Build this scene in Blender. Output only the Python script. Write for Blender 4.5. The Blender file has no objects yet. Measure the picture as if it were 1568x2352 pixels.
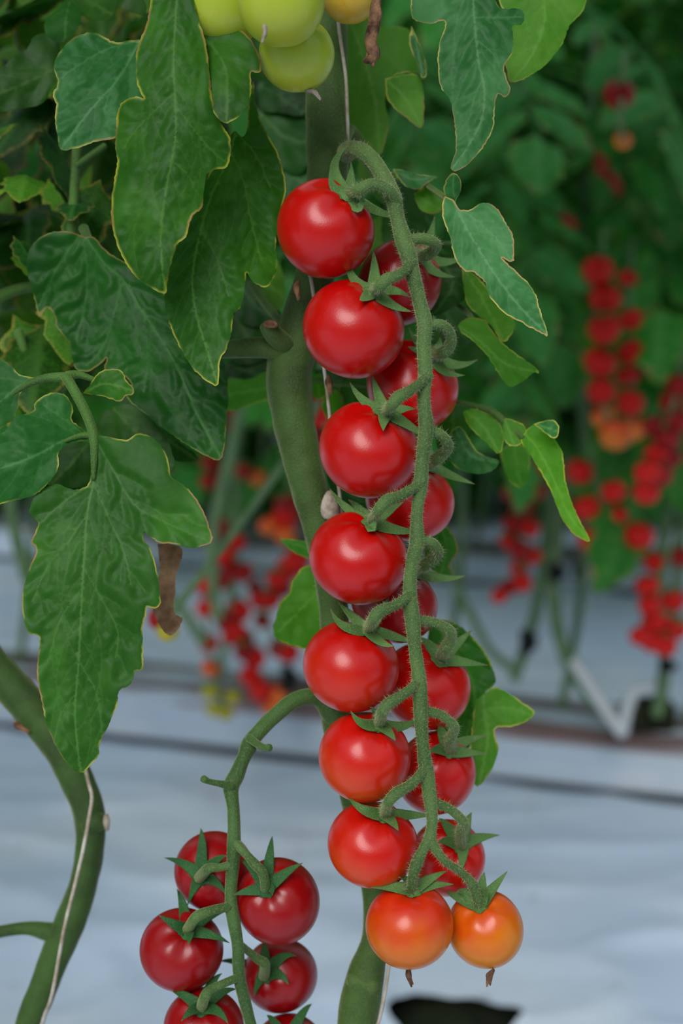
import bpy, math, random
import numpy as np
from mathutils import Vector, Matrix, Quaternion, noise
from mathutils.geometry import delaunay_2d_cdt

random.seed(7); rng = np.random.default_rng(7)
SC = bpy.context.scene
COL = SC.collection

# ------------------------------------------------------------------ camera
PITCH = math.radians(8.0); CAMH = 0.67; W, H = 1568, 2352
F = 50 / 36 * H
cd = bpy.data.cameras.new('camera'); cam = bpy.data.objects.new('camera', cd); COL.objects.link(cam)
cam.location = (0, 0, CAMH); cam.rotation_euler = (math.radians(90) - PITCH, 0, 0)
cd.sensor_fit = 'VERTICAL'; cd.sensor_height = 36; cd.sensor_width = 24; cd.lens = 50
cd.clip_start = 0.02; cd.clip_end = 60
cd.dof.use_dof = True; cd.dof.focus_distance = 0.498; cd.dof.aperture_fstop = 7.2
SC.camera = cam
# ------------------------------------------------------------------ light of the overcast greenhouse
SC.view_settings.view_transform = 'Standard'; SC.view_settings.look = 'None'
SC.view_settings.gamma = 1; SC.view_settings.use_curve_mapping = False
SC.view_settings.exposure = -0.05
wd = bpy.data.worlds.new('world'); SC.world = wd; wd.use_nodes = True
nt = wd.node_tree; nt.nodes.clear()
wo = nt.nodes.new('ShaderNodeOutputWorld'); wb = nt.nodes.new('ShaderNodeBackground')
tc = nt.nodes.new('ShaderNodeTexCoord'); sx = nt.nodes.new('ShaderNodeSeparateXYZ'); cr = nt.nodes.new('ShaderNodeValToRGB')
nt.links.new(tc.outputs['Generated'], sx.inputs[0]); nt.links.new(sx.outputs['Z'], cr.inputs[0])
cr.color_ramp.elements[0].position = 0.0; cr.color_ramp.elements[0].color = (0.30, 0.33, 0.36, 1)
cr.color_ramp.elements[1].position = 0.75; cr.color_ramp.elements[1].color = (0.80, 0.89, 1.0, 1)
nt.links.new(cr.outputs[0], wb.inputs[0]); wb.inputs[1].default_value = 0.84
nt.links.new(wb.outputs[0], wo.inputs[0])
sl = bpy.data.lights.new('roof_light', 'SUN'); sl.energy = 2.3; sl.angle = math.radians(34); sl.color = (1.0, 0.985, 0.96)
so = bpy.data.objects.new('roof_light', sl); COL.objects.link(so)
so.rotation_euler = Vector((0.24, 0.80, -0.56)).to_track_quat('-Z', 'Y').to_euler()

RIGHT = Vector((1, 0, 0)); FWD = Vector((0, math.cos(PITCH), -math.sin(PITCH))); UP = Vector((0, math.sin(PITCH), math.cos(PITCH)))
CAM = Vector((0, 0, CAMH))
def P(px, py, d):
    """the point of the place seen at (px, py), d metres along the view axis"""
    return CAM + FWD * d + RIGHT * ((px - 784) / F * d) + UP * ((1176 - py) / F * d)
def PA(xy, d):
    xy = np.asarray(xy, float); d = np.asarray(d, float)
    r = np.array(RIGHT); f = np.array(FWD); u = np.array(UP); c = np.array(CAM)
    return c + d[:, None] * f + ((xy[:, 0] - 784) / F * d)[:, None] * r + ((1176 - xy[:, 1]) / F * d)[:, None] * u
def ground(px, py, z=0.0):
    v = P(px, py, 1) - CAM
    t = (z - CAMH) / v.z
    return CAM + v * t

# ------------------------------------------------------------------ materials
def srgb(r, g, b):
    f = lambda c: (c / 255 / 12.92) if c / 255 <= 0.04045 else ((c / 255 + 0.055) / 1.055) ** 2.4
    return (f(r), f(g), f(b), 1)
class M:
    def __init__(s, name, rough=0.5, spec=0.5):
        s.m = bpy.data.materials.new(name); s.m.use_nodes = True; s.t = s.m.node_tree
        s.b = s.t.nodes['Principled BSDF']; s.out = s.t.nodes['Material Output']
        s.b.inputs['Roughness'].default_value = rough; s.b.inputs['Specular IOR Level'].default_value = spec
    def n(s, typ, **k):
        x = s.t.nodes.new('ShaderNode' + typ)
        for a, v in k.items(): setattr(x, a, v)
        return x
    def l(s, a, b): s.t.links.new(a, b)
    def noise(s, scale, detail=2, rough=0.5, coord='Object', dist=0.0):
        c = s.n('TexCoord'); n = s.n('TexNoise'); n.inputs['Scale'].default_value = scale
        n.inputs['Detail'].default_value = detail; n.inputs['Roughness'].default_value = rough; n.inputs['Distortion'].default_value = dist
        s.l(c.outputs[coord], n.inputs['Vector']); return n.outputs['Fac']
    def ramp(s, fac, stops):
        r = s.n('ValToRGB'); e = r.color_ramp.elements
        e[0].position, e[0].color = stops[0]; e[1].position, e[1].color = stops[-1]
        for p, c in stops[1:-1]:
            x = e.new(p); x.color = c
        s.l(fac, r.inputs[0]); return r.outputs[0]
    def mix(s, fac, a, b, mode='MIX'):
        x = s.n('Mix', data_type='RGBA', blend_type=mode)
        for i, v in ((0, fac), (6, a), (7, b)):
            if hasattr(v, 'links') or isinstance(v, bpy.types.NodeSocket): s.l(v, x.inputs[i])
            else: x.inputs[i].default_value = v
        return x.outputs[2]
    def math(s, op, a, b=0.0, clamp=False):
        x = s.n('Math', operation=op, use_clamp=clamp)
        for i, v in enumerate((a, b)):
            if isinstance(v, bpy.types.NodeSocket): s.l(v, x.inputs[i])
            else: x.inputs[i].default_value = v
        return x.outputs[0]
    def step(s, v, lo, hi, a=0.0, b=1.0):
        x = s.n('MapRange', interpolation_type='SMOOTHSTEP'); s.l(v, x.inputs[0])
        for i, q in enumerate((lo, hi, a, b)): x.inputs[i + 1].default_value = q
        return x.outputs[0]
    def attr(s, name):
        x = s.n('Attribute', attribute_name=name); return x.outputs['Fac']
    def bump(s, h, strength, dist):
        x = s.n('Bump'); x.inputs['Strength'].default_value = strength; x.inputs['Distance'].default_value = dist
        s.l(h, x.inputs['Height']); s.l(x.outputs[0], s.b.inputs['Normal']); return x.outputs[0]

def leaf_material(name, base, light, vein, edge, trans=0.25, rough=0.42):
    m = M(name, rough + 0.06, 0.2)
    n1 = m.noise(28, 3, 0.6); n2 = m.noise(420, 2, 0.6); n3 = m.noise(90, 2)
    c = m.mix(m.step(n1, 0.42, 0.68), base, light)
    c = m.mix(m.step(n2, 0.35, 0.7, 0.0, 0.22), c, light)
    v = m.math('MULTIPLY', m.step(m.attr('vein'), 0.2, 1.0), 0.5)
    c = m.mix(v, c, vein)
    ed = m.attr('edge')
    yel = m.math('MULTIPLY', m.step(ed, 0.42, 0.97), m.step(n3, 0.42, 0.6))
    c = m.mix(yel, c, edge)
    br = m.math('MULTIPLY', m.step(ed, 0.45, 0.95), m.step(n1, 0.53, 0.60))
    c = m.mix(m.math('MULTIPLY', br, 0.8), c, srgb(150, 108, 72))
    oi = m.n('ObjectInfo'); c = m.mix(1.0, c, oi.outputs['Color'], 'MULTIPLY')
    m.l(c, m.b.inputs['Base Color'])
    h = m.math('ADD', m.math('MULTIPLY', m.noise(260, 3, 0.65), 1.0), m.math('MULTIPLY', n2, 0.5))
    nb = m.bump(h, 0.22, 0.0004)
    m.b.inputs['Sheen Weight'].default_value = 0.0; m.b.inputs['Sheen Roughness'].default_value = 0.4
    tr = m.n('BsdfTranslucent'); ad = m.n('MixShader'); ad.inputs[0].default_value = trans
    tcx = m.mix(1.0, c, (1.25, 1.5, 0.35, 1), 'MULTIPLY')
    m.l(tcx, tr.inputs[0]); m.l(m.b.outputs[0], ad.inputs[1]); m.l(tr.outputs[0], ad.inputs[2]); m.l(ad.outputs[0], m.out.inputs[0])
    return m.m
LEAF = leaf_material('leaf_upper', srgb(34, 84, 14), srgb(56, 112, 26), srgb(92, 140, 58), srgb(166, 168, 62))
LEAFD = leaf_material('leaf_dark', srgb(20, 70, 14), srgb(34, 90, 22), srgb(74, 126, 60), srgb(120, 128, 60), 0.2)
LEAFB = leaf_material('leaf_pale', srgb(78, 130, 34), srgb(104, 152, 52), srgb(120, 165, 80), srgb(190, 180, 90), 0.35, 0.5)
LEAFC = leaf_material('leaf_cool', srgb(34, 90, 34), srgb(60, 118, 58), srgb(96, 144, 90), srgb(176, 170, 84), 0.2, 0.45)
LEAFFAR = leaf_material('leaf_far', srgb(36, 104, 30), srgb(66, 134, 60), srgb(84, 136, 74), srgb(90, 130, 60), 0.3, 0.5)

def stem_material(name, a, b, fuzz, sheen=0.55):
    m = M(name, 0.62, 0.3)
    n1 = m.noise(1500, 2, 0.6); n2 = m.noise(60, 3); 
    c = m.mix(m.step(n2, 0.35, 0.65), a, b)
    c = m.mix(m.step(n1, 0.5, 0.72, 0, 0.55), c, fuzz)
    c = m.mix(m.step(m.attr('tip'), 0.90, 0.99), c, srgb(120, 88, 70))
    oi = m.n('ObjectInfo'); c = m.mix(1.0, c, oi.outputs['Color'], 'MULTIPLY')
    m.l(c, m.b.inputs['Base Color'])
    m.bump(n1, 0.7, 0.0006)
    m.b.inputs['Sheen Weight'].default_value = sheen; m.b.inputs['Sheen Roughness'].default_value = 0.35
    m.b.inputs['Sheen Tint'].default_value = srgb(200, 205, 150)
    return m.m
STEM = stem_material('stem_green', srgb(62, 90, 42), srgb(82, 112, 56), srgb(118, 134, 84), 0.7)
MAIN = stem_material('main_stem_green', srgb(60, 84, 36), srgb(78, 108, 46), srgb(104, 118, 66), 0.5)
CALYX = stem_material('calyx_green', srgb(72, 108, 50), srgb(94, 132, 68), srgb(116, 142, 88), 0.4)
CALYXD = stem_material('calyx_deep_green', srgb(36, 84, 38), srgb(50, 100, 46), srgb(80, 112, 68), 0.2)
HAIR = M('stem_hair', 0.5, 0.3); HAIR.b.inputs['Base Color'].default_value = srgb(176, 182, 140); HAIR = HAIR.m
FARSTEM = stem_material('far_stem_green', srgb(88, 122, 80), srgb(112, 140, 96), srgb(130, 150, 110), 0.2)

def simple(name, col, col2=None, scale=40, rough=0.7, bump=0.0, spec=0.3, bd=0.002):
    m = M(name, rough, spec)
    if col2:
        n = m.noise(scale, 5, 0.62); m.l(m.ramp(n, [(0.36, col), (0.64, col2)]), m.b.inputs['Base Color'])
        if bump: m.bump(n, bump, bd)
    else: m.b.inputs['Base Color'].default_value = col
    return m.m
TWINE = simple('twine', srgb(200, 196, 184), srgb(150, 132, 108), 120)
DRIED = simple('dried_brown', srgb(66, 44, 32), srgb(148, 108, 78), 160, 0.85, 0.8)
DRIEDLEAF = simple('dried_leaf', srgb(136, 98, 70), srgb(184, 142, 108), 120, 0.85, 0.9)
RUST = simple('rusty_leaf', srgb(120, 34, 18), srgb(150, 60, 34), 60, 0.85, 0.4)
SCAR = simple('pale_scar', srgb(190, 178, 160), srgb(128, 108, 92), 200, 0.8, 0.6)
BLACK = simple('black_plastic', srgb(22, 24, 26))
WHITEP = simple('white_plastic', srgb(205, 210, 215), None, rough=0.4)
CUBE = simple('substrate_dark', srgb(20, 22, 14), srgb(60, 62, 36), 60, 0.9, 0.8)
SOIL = simple('dark_ground', srgb(22, 32, 24), srgb(56, 66, 44), 14, 0.95, 0.7)

def tomato_material(name, top, bottom, lo=-0.6, hi=0.7, rough=0.29, sss=0.0, spec=0.46, speck=srgb(235, 120, 50), blotch=None):
    m = M(name, rough, spec)
    tcn = m.n('TexCoord'); sp = m.n('SeparateXYZ'); m.l(tcn.outputs['Object'], sp.inputs[0])
    n = m.noise(1.6, 3)
    z = m.math('ADD', sp.outputs['Z'], m.math('MULTIPLY', m.math('SUBTRACT', n, 0.5), 0.9))
    c = m.mix(m.step(z, lo, hi), bottom, top)
    if blotch: c = m.mix(m.step(m.noise(4.2, 2), 0.60, 0.75, 0, 0.55), c, blotch)
    v = m.n('TexVoronoi'); v.inputs['Scale'].default_value = 17; m.l(tcn.outputs['Object'], v.inputs['Vector'])
    sv = m.math('MULTIPLY', m.step(v.outputs['Distance'], 0.045, 0.11, 1, 0), 0.5)
    c = m.mix(sv, c, speck)
    m.l(c, m.b.inputs['Base Color'])
    m.bump(m.noise(30, 3), 0.03, 0.02)
    m.b.inputs['Coat Weight'].default_value = 0.06; m.b.inputs['Coat Roughness'].default_value = 0.2
    if sss:
        m.b.inputs['Subsurface Weight'].default_value = sss
        m.b.inputs['Subsurface Radius'].default_value = (1.0, 0.6, 0.2); m.b.inputs['Subsurface Scale'].default_value = 0.004
    return m.m
T_RED = tomato_material('tomato_red', srgb(186, 3, 1), srgb(198, 12, 4))
T_RED2 = tomato_material('tomato_red_orange', srgb(188, 7, 3), srgb(206, 42, 10))
T_RED3 = tomato_material('tomato_turning', srgb(198, 16, 4), srgb(214, 68, 10))
T_ORANGE = tomato_material('tomato_orange', srgb(206, 40, 5), srgb(212, 108, 6), -0.3, 0.85)
T_AMBER = tomato_material('tomato_amber', srgb(212, 72, 8), srgb(214, 122, 5), 0.1, 1.0)
T_DEEP = tomato_material('tomato_deep_red', srgb(146, 2, 8), srgb(158, 4, 10), rough=0.32)
T_GREEN = tomato_material('tomato_unripe', srgb(158, 180, 44), srgb(176, 186, 52), sss=0.35, rough=0.33, speck=srgb(205, 210, 120), blotch=srgb(198, 190, 70))
T_YELLOW = tomato_material('tomato_yellow', srgb(190, 190, 60), srgb(214, 170, 50), sss=0.3, rough=0.33, speck=srgb(225, 210, 120), blotch=srgb(206, 140, 50))
T_FAR = tomato_material('tomato_far_red', srgb(206, 8, 4), srgb(214, 20, 8), rough=0.42, spec=0.25)
T_FARD = tomato_material('tomato_far_dark_red', srgb(142, 5, 5), srgb(162, 8, 6), rough=0.42, spec=0.25)
T_FARO = tomato_material('tomato_far_orange', srgb(224, 70, 20), srgb(232, 120, 16), rough=0.35)
T_FARY = tomato_material('tomato_far_green', srgb(150, 160, 30), srgb(190, 170, 20), rough=0.35)

# ------------------------------------------------------------------ objects
def tag(o, label=None, cat=None, group=None, kind=None):
    if label: o['label'] = label
    if cat: o['category'] = cat
    if group: o['group'] = group
    if kind: o['kind'] = kind
    return o
def empty(name, loc):
    o = bpy.data.objects.new(name, None); COL.objects.link(o); o.location = loc; o.empty_display_size = 0.01; return o
def mesh(name, verts, faces, mat, parent=None, origin=None, attrs=None, smooth=True):
    me = bpy.data.meshes.new(name)
    v = np.asarray([tuple(q) for q in verts] if not isinstance(verts, np.ndarray) else verts, float)
    if origin is None:
        origin = Vector(v.mean(0)) if parent is None else Vector((0, 0, 0))
    v = v - np.array(origin)
    me.from_pydata(v.tolist(), [], faces); 
    if smooth: me.polygons.foreach_set('use_smooth', [True] * len(me.polygons))
    for k, a in (attrs or {}).items():
        at = me.attributes.new(k, 'FLOAT', 'POINT'); at.data.foreach_set('value', np.asarray(a, np.float32))
    if mat: me.materials.append(mat)
    me.update()
    o = bpy.data.objects.new(name, me); COL.objects.link(o)
    if parent: o.parent = parent
    else: o.location = origin
    return o
def root_of(parent):
    o = Vector((0, 0, 0)); p = parent
    while p: o = o + Vector(p.location); p = p.parent
    return o

def catmull(pts, step):
    pts = [np.asarray(p, float) for p in pts]; out = []
    n = len(pts)
    for i in range(n - 1):
        p0 = pts[max(i - 1, 0)]; p1 = pts[i]; p2 = pts[i + 1]; p3 = pts[min(i + 2, n - 1)]
        k = max(1, int(math.ceil(np.linalg.norm((p2 - p1)[:3]) / step)))
        for j in range(k):
            t = j / k
            out.append(0.5 * (2 * p1 + (p2 - p0) * t + (2 * p0 - 5 * p1 + 4 * p2 - p3) * t * t + (3 * p1 - p0 - 3 * p2 + p3) * t ** 3))
    out.append(pts[-1]); return np.array(out)
def tube_data(pts, radii, step, ring=12, wob=0.0, flat=1.0, seed=0):
    """pts world points, radii per point -> verts, faces, t; rounded ends"""
    q = catmull([tuple(p) + (r,) for p, r in zip(pts, radii)], step)
    c = q[:, :3]; r = np.maximum(q[:, 3], 1e-5)
    n = len(c); V = []; T = []; Fc = []
    tan = np.gradient(c, axis=0); tan /= np.linalg.norm(tan, axis=1)[:, None] + 1e-12
    up = np.array([0.13, 0.31, 0.94]) if abs(tan[0][2]) < 0.9 else np.array([0, 1, 0.01])
    u = np.cross(tan[0], up); u /= np.linalg.norm(u)
    caps = [(0, -0.55, 0.55), (0, -0.3, 0.85)]
    rows = []
    for i in range(n):
        u = u - tan[i] * np.dot(u, tan[i]); u /= np.linalg.norm(u) + 1e-12
        w = np.cross(tan[i], u); rows.append((c[i], u.copy(), w, r[i], i / (n - 1)))
    a = rows[0]; b = rows[-1]
    rows = [(a[0] - tan[0] * a[3] * 0.5, a[1], a[2], a[3] * 0.5, 0), (a[0] - tan[0] * a[3] * 0.28, a[1], a[2], a[3] * 0.85, 0)] + rows + \
           [(b[0] + tan[-1] * b[3] * 0.28, b[1], b[2], b[3] * 0.85, 1), (b[0] + tan[-1] * b[3] * 0.5, b[1], b[2], b[3] * 0.5, 1)]
    for i, (cc, uu, ww, rr, tt) in enumerate(rows):
        for k in range(ring):
            an = 2 * math.pi * k / ring
            f = 1.0
            if wob: f += wob * noise.noise(Vector((cc[0] * 160 + seed, cc[2] * 160, k * 0.9)))
            V.append(cc + (uu * math.cos(an) * flat + ww * math.sin(an)) * rr * f); T.append(tt)
    m = len(rows)
    for i in range(m - 1):
        for k in range(ring):
            Fc.append((i * ring + k, i * ring + (k + 1) % ring, (i + 1) * ring + (k + 1) % ring, (i + 1) * ring + k))
    Fc.append(tuple(range(ring))[::-1]); Fc.append(tuple((m - 1) * ring + k for k in range(ring)))
    return np.array(V), Fc, np.array(T), c, r
def join(parts):
    V = []; Fc = []; T = []; o = 0
    for v, f, t in parts:
        V.append(v); T.append(t); Fc += [tuple(i + o for i in g) for g in f]; o += len(v)
    return np.concatenate(V), Fc, np.concatenate(T)
def pix_tube(pxs, step=0.0012, ring=12, wob=0.06, seed=0):
    """pxs: (px, py, depth, radius in px at that depth)"""
    pts = [P(a, b, d) for a, b, d, r in pxs]; rad = [r * d / F for a, b, d, r in pxs]
    return tube_data(pts, rad, step, ring, wob, 1.0, seed)
def tube(name, pts, radii, mat, parent=None, step=0.01, ring=10, wob=0.0, origin=None):
    v, f, t, c, r = tube_data(pts, radii, step, ring, wob)
    return mesh(name, v, f, mat, parent, origin if origin is not None else (root_of(parent) if parent else None), {'tip': t * 0})
def hairs(name, tubes, density, length, parent, rad=0.00004, seed=3):
    """fine hairs standing off tubes: one joined part"""
    R = random.Random(seed); V = []; Fc = []
    for c, r in tubes:
        seg = np.linalg.norm(np.diff(c, axis=0), axis=1); L = seg.sum()
        for _ in range(int(L * density)):
            i = R.randrange(len(c) - 1); t = R.random(); p = c[i] * (1 - t) + c[i + 1] * t; rr = r[i]
            tn = Vector(c[i + 1] - c[i]).normalized()
            d = Vector((R.gauss(0, 1), R.gauss(0, 1), R.gauss(0, 1))); d = (d - tn * d.dot(tn))
            if d.length < 1e-6: continue
            d.normalize(); p0 = Vector(p) + d * rr * 0.9
            dr = (d + tn * R.gauss(0, 0.3) + Vector((0, 0, -0.1))).normalized(); l = length * R.uniform(0.3, 1.1)
            s = dr.orthogonal().normalized(); s2 = dr.cross(s); k = len(V)
            for a in range(3):
                V.append(p0 + (s * math.cos(a * 2.094) + s2 * math.sin(a * 2.094)) * rad)
            V.append(p0 + dr * l)
            Fc += [(k, k + 1, k + 3), (k + 1, k + 2, k + 3), (k + 2, k, k + 3)]
    return tag(mesh(name, V, Fc, HAIR, parent, root_of(parent)), kind='stuff')

# ------------------------------------------------------------------ leaves
def inside(pts, poly):
    x, y = pts[:, 0], pts[:, 1]; c = np.zeros(len(pts), bool); n = len(poly); j = n - 1
    for i in range(n):
        xi, yi = poly[i]; xj, yj = poly[j]
        if yi != yj:
            c ^= ((yi > y) != (yj > y)) & (x < (xj - xi) * (y - yi) / (yj - yi) + xi)
        j = i
    return c
def segdist(pts, a, b):
    """min distance of pts to segments a->b and the index of the nearest"""
    best = np.full(len(pts), 1e9); idx = np.zeros(len(pts), int); tt = np.zeros(len(pts))
    for i in range(len(a)):
        d = b[i] - a[i]; L = (d * d).sum() + 1e-9
        t = np.clip(((pts - a[i]) @ d) / L, 0, 1)
        q = np.linalg.norm(pts - (a[i] + t[:, None] * d), axis=1)
        m = q < best; best[m] = q[m]; idx[m] = i; tt[m] = t[m]
    return best, idx, tt
def leaf_mesh(outline, midrib, step=8, ribs=(), vein_gap=52, vein_ang=42, bulge=4.0, fold=0.15, curl=0.0, wave=5.0, edgew=3.2,
              serr=1.2, vw=2.6, seed=0, sub=True):
    """flat leaf -> vertices (x, y), depth offset (same unit as x, y; + = away), faces, vein, edge, t"""
    R = random.Random(seed)
    poly = catmull(list(outline) + [outline[0]], step * 0.9)[:-1]
    poly = np.array([p + np.array([R.uniform(-serr, serr), R.uniform(-serr, serr)]) for p in poly])
    mid = catmull(midrib, step)
    veins = [(mid, vw)]; mains = [mid] + [catmull(r, step) for r in ribs]
    for r in mains[1:]: veins.append((r, vw * 0.6))
    def grow(p, ang, maxlen, bend, w):
        path = [p.copy()]; a = ang; L = 0
        while L < maxlen:
            a += bend; q = path[-1] + step * np.array([math.cos(a), math.sin(a)])
            if not inside(q[None], poly)[0]: break
            path.append(q); L += step
        if len(path) > 3:
            path = path[:-1]; veins.append((np.array(path), w)); return np.array(path)
        return None
    ends = []
    for k, m_ in enumerate(mains):
        n = len(m_); gap = max(2, int(vein_gap * (1 if k == 0 else 0.72) / step)); side = 1
        tot = n * step
        for i in range(int(gap * 0.6), n - 2, max(1, gap // 2)):
            tn = m_[min(i + 1, n - 1)] - m_[max(i - 1, 0)]; a = math.atan2(tn[1], tn[0])
            ln = tot * (0.42 if k == 0 else 0.24)
            v = grow(m_[i], a + side * math.radians(vein_ang + R.uniform(-6, 6)), ln, -side * 0.03 * step / 8, vw * 0.42)
            if v is not None and sub and len(v) > 6:
                for j in range(4, len(v) - 2, max(3, int(44 / step))):
                    tv = v[j] - v[j - 1]; av = math.atan2(tv[1], tv[0]); s2 = 1 if (j // 3) % 2 else -1
                    grow(v[j], av + s2 * 0.75, 42, -s2 * 0.06, vw * 0.2)
            side = -side
    xmin, ymin = poly.min(0); xmax, ymax = poly.max(0)
    gx, gy = np.meshgrid(np.arange(xmin, xmax, step), np.arange(ymin, ymax, step * 0.87)); gx[1::2] += step / 2
    g = np.stack([gx.ravel(), gy.ravel()], 1) + rng.uniform(-step * 0.12, step * 0.12, (gx.size, 2))
    g = g[inside(g, poly)]
    A = np.concatenate([v[:-1] for v, w in veins]); B = np.concatenate([v[1:] for v, w in veins])
    WV = np.concatenate([np.full(len(v) - 1, w) for v, w in veins])
    PA_, PB_ = poly, np.roll(poly, -1, 0)
    if len(g):
        dv = segdist(g, A, B)[0]; de = segdist(g, PA_, PB_)[0]
        g = g[(dv > step * 0.42) & (de > step * 0.45)]
    verts = [Vector(p) for p in poly]; n0 = len(poly); edges = [(i, (i + 1) % n0) for i in range(n0)]
    for v, w in veins:
        ok = inside(v, poly); k = len(verts); prev = None
        for i, p in enumerate(v):
            if ok[i]:
                verts.append(Vector(p)); cur = len(verts) - 1
                if prev is not None: edges.append((prev, cur))
                prev = cur
            else: prev = None
    verts += [Vector(p) for p in g]
    r = delaunay_2d_cdt(verts, edges, [], 0, 1e-3)
    v = np.array([tuple(p) for p in r[0]]); f = np.array([t for t in r[2] if len(t) == 3])
    cen = v[f].mean(1); f = f[inside(cen, poly)]
    used = np.unique(f); remap = -np.ones(len(v), int); remap[used] = np.arange(len(used)); v = v[used]; f = remap[f]
    ar = (v[f[:, 1], 0] - v[f[:, 0], 0]) * (v[f[:, 2], 1] - v[f[:, 0], 1]) - (v[f[:, 1], 1] - v[f[:, 0], 1]) * (v[f[:, 2], 0] - v[f[:, 0], 0])
    f[ar < 0] = f[ar < 0][:, ::-1]
    dv, iv, _ = segdist(v, A, B); de = segdist(v, PA_, PB_)[0]
    dm, im, tm = segdist(v, mid[:-1], mid[1:]); t = (im + tm) / (len(mid) - 1)
    wv = WV[iv]; vein = np.clip(1 - (dv - wv * 0.3) / (wv * 0.8 + 0.22 * step), 0, 1) * np.clip(wv / vw * 1.15, 0.12, 1)
    edge = np.clip(1 - de / (edgew * 1.9), 0, 1)
    hw = max(30.0, np.percentile(dm, 90))
    lowx = np.array([noise.noise(Vector((p[0] / (hw * 0.9) + seed, p[1] / (hw * 0.9), seed * 1.7))) for p in v])
    hix = np.array([noise.noise(Vector((p[0] / (hw * 0.28) + seed, p[1] / (hw * 0.28), 5 + seed))) for p in v])
    disp = -bulge * (1 - np.exp(-(dv / (step * 1.9)) ** 2)) + fold * dm + curl * (dm / hw) ** 2 * hw \
        + wave * hw / 60 * lowx + wave * 0.55 * hix * np.exp(-de / (hw * 0.3)) - bulge * 0.35 * hix
    disp += np.where(de < edgew * 1.5, (1 - de / (edgew * 1.5)) * edgew * 0.5, 0)
    return v, disp, [tuple(x) for x in f.tolist()], vein, edge, t
def leaf(parent, outline, midrib, d0, d1=None, arch=0.0, mat=None, tint=1.0, name='leaf', label=None, **k):
    """a leaf traced where it hangs: depth d0 at its foot, d1 at its tip (metres from the camera)"""
    k.setdefault('seed', len(bpy.data.objects) % 97)
    k['bulge'] = k.get('bulge', 4.0) * 1.6
    v, disp, f, ve, ed, t = leaf_mesh(outline, midrib, **k)
    d1 = d0 if d1 is None else d1
    d = d0 + (d1 - d0) * t + arch * np.sin(t * math.pi) + disp * d0 / F
    pts = PA(v, d)
    f = [q[::-1] for q in f]
    o = mesh(name, pts, f, mat or LEAF, parent, root_of(parent), {'vein': ve, 'edge': ed if (label or not isinstance(tint, float) or tint > 0.8) else ed * 0.45})
    c = tint if isinstance(tint, tuple) else (tint, tint, tint)
    o.color = (*c, 1)
    if label: o['label'] = label
    return o

# ------------------------------------------------------------------ fruit
def fruit_mesh(nu=72, nv=44, dim=0.16, rib=0.02, seed=0):
    V = []; Fc = []
    for j in range(nv + 1):
        th = math.pi * j / nv
        for i in range(nu):
            ph = 2 * math.pi * i / nu
            r = 1 - dim * math.exp(-(th / 0.38) ** 2) - 2.2 * rib * (0.5 + 0.5 * math.cos(5 * ph + seed)) * math.exp(-((th - 0.55) / 0.36) ** 2)
            r += 0.012 * math.sin(2 * ph + seed) * math.sin(th) - 0.02 * math.exp(-((math.pi - th) / 0.2) ** 2)
            V.append((r * math.sin(th) * math.cos(ph), r * math.sin(th) * math.sin(ph), r * math.cos(th)))
    for j in range(nv):
        for i in range(nu):
            a = j * nu + i; b = j * nu + (i + 1) % nu; c = a + nu; e = b + nu
            Fc.append((a, c, e, b))
    me = bpy.data.meshes.new('fruit'); me.from_pydata(V, [], Fc)
    me.polygons.foreach_set('use_smooth', [True] * len(me.polygons)); return me
FR = [fruit_mesh(seed=s, rib=r) for s, r in ((0.3, 0.022), (1.4, 0.03), (2.6, 0.016))]
FRLOW = fruit_mesh(24, 16, 0.3, 0.03)

def sepal_data(c3, mid, tip, nrm, w0, thick):
    c3, mid, tip = Vector(c3), Vector(mid), Vector(tip); n = 14; ring = 8; V = []; T = []; Fc = []
    ctrl = mid * 2 - (c3 + tip) * 0.5
    for i in range(n + 1):
        t = i / n
        p = c3 * (1 - t) ** 2 + ctrl * 2 * t * (1 - t) + tip * t * t
        tn = ((ctrl - c3) * (1 - t) + (tip - ctrl) * t).normalized()
        nn = (nrm * (1 - t * 0.3) + (CAM - p).normalized() * 1.1); nn = (nn - tn * nn.dot(tn)).normalized(); sd = tn.cross(nn)
        w = w0 * 1.02 * (1 - t ** 1.5) + w0 * 0.03
        if t < 0.1: w = w0 * (0.75 + 1.7 * t)
        th = thick * (1 - 0.7 * t)
        for k in range(ring):
            a = 2 * math.pi * k / ring; x = math.cos(a); y = math.sin(a)
            V.append(p + sd * w * x + nn * (th * y - 0.36 * w * (1 - x * x) * 0.9 + 0.1 * w)); T.append(t)
    for i in range(n):
        for k in range(ring):
            Fc.append((i * ring + k, i * ring + (k + 1) % ring, (i + 1) * ring + (k + 1) % ring, (i + 1) * ring + k))
    Fc.append(tuple(range(ring))[::-1]); Fc.append(tuple(n * ring + k for k in range(ring)))
    return np.array([tuple(q) for q in V]), Fc, np.array(T)

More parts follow.
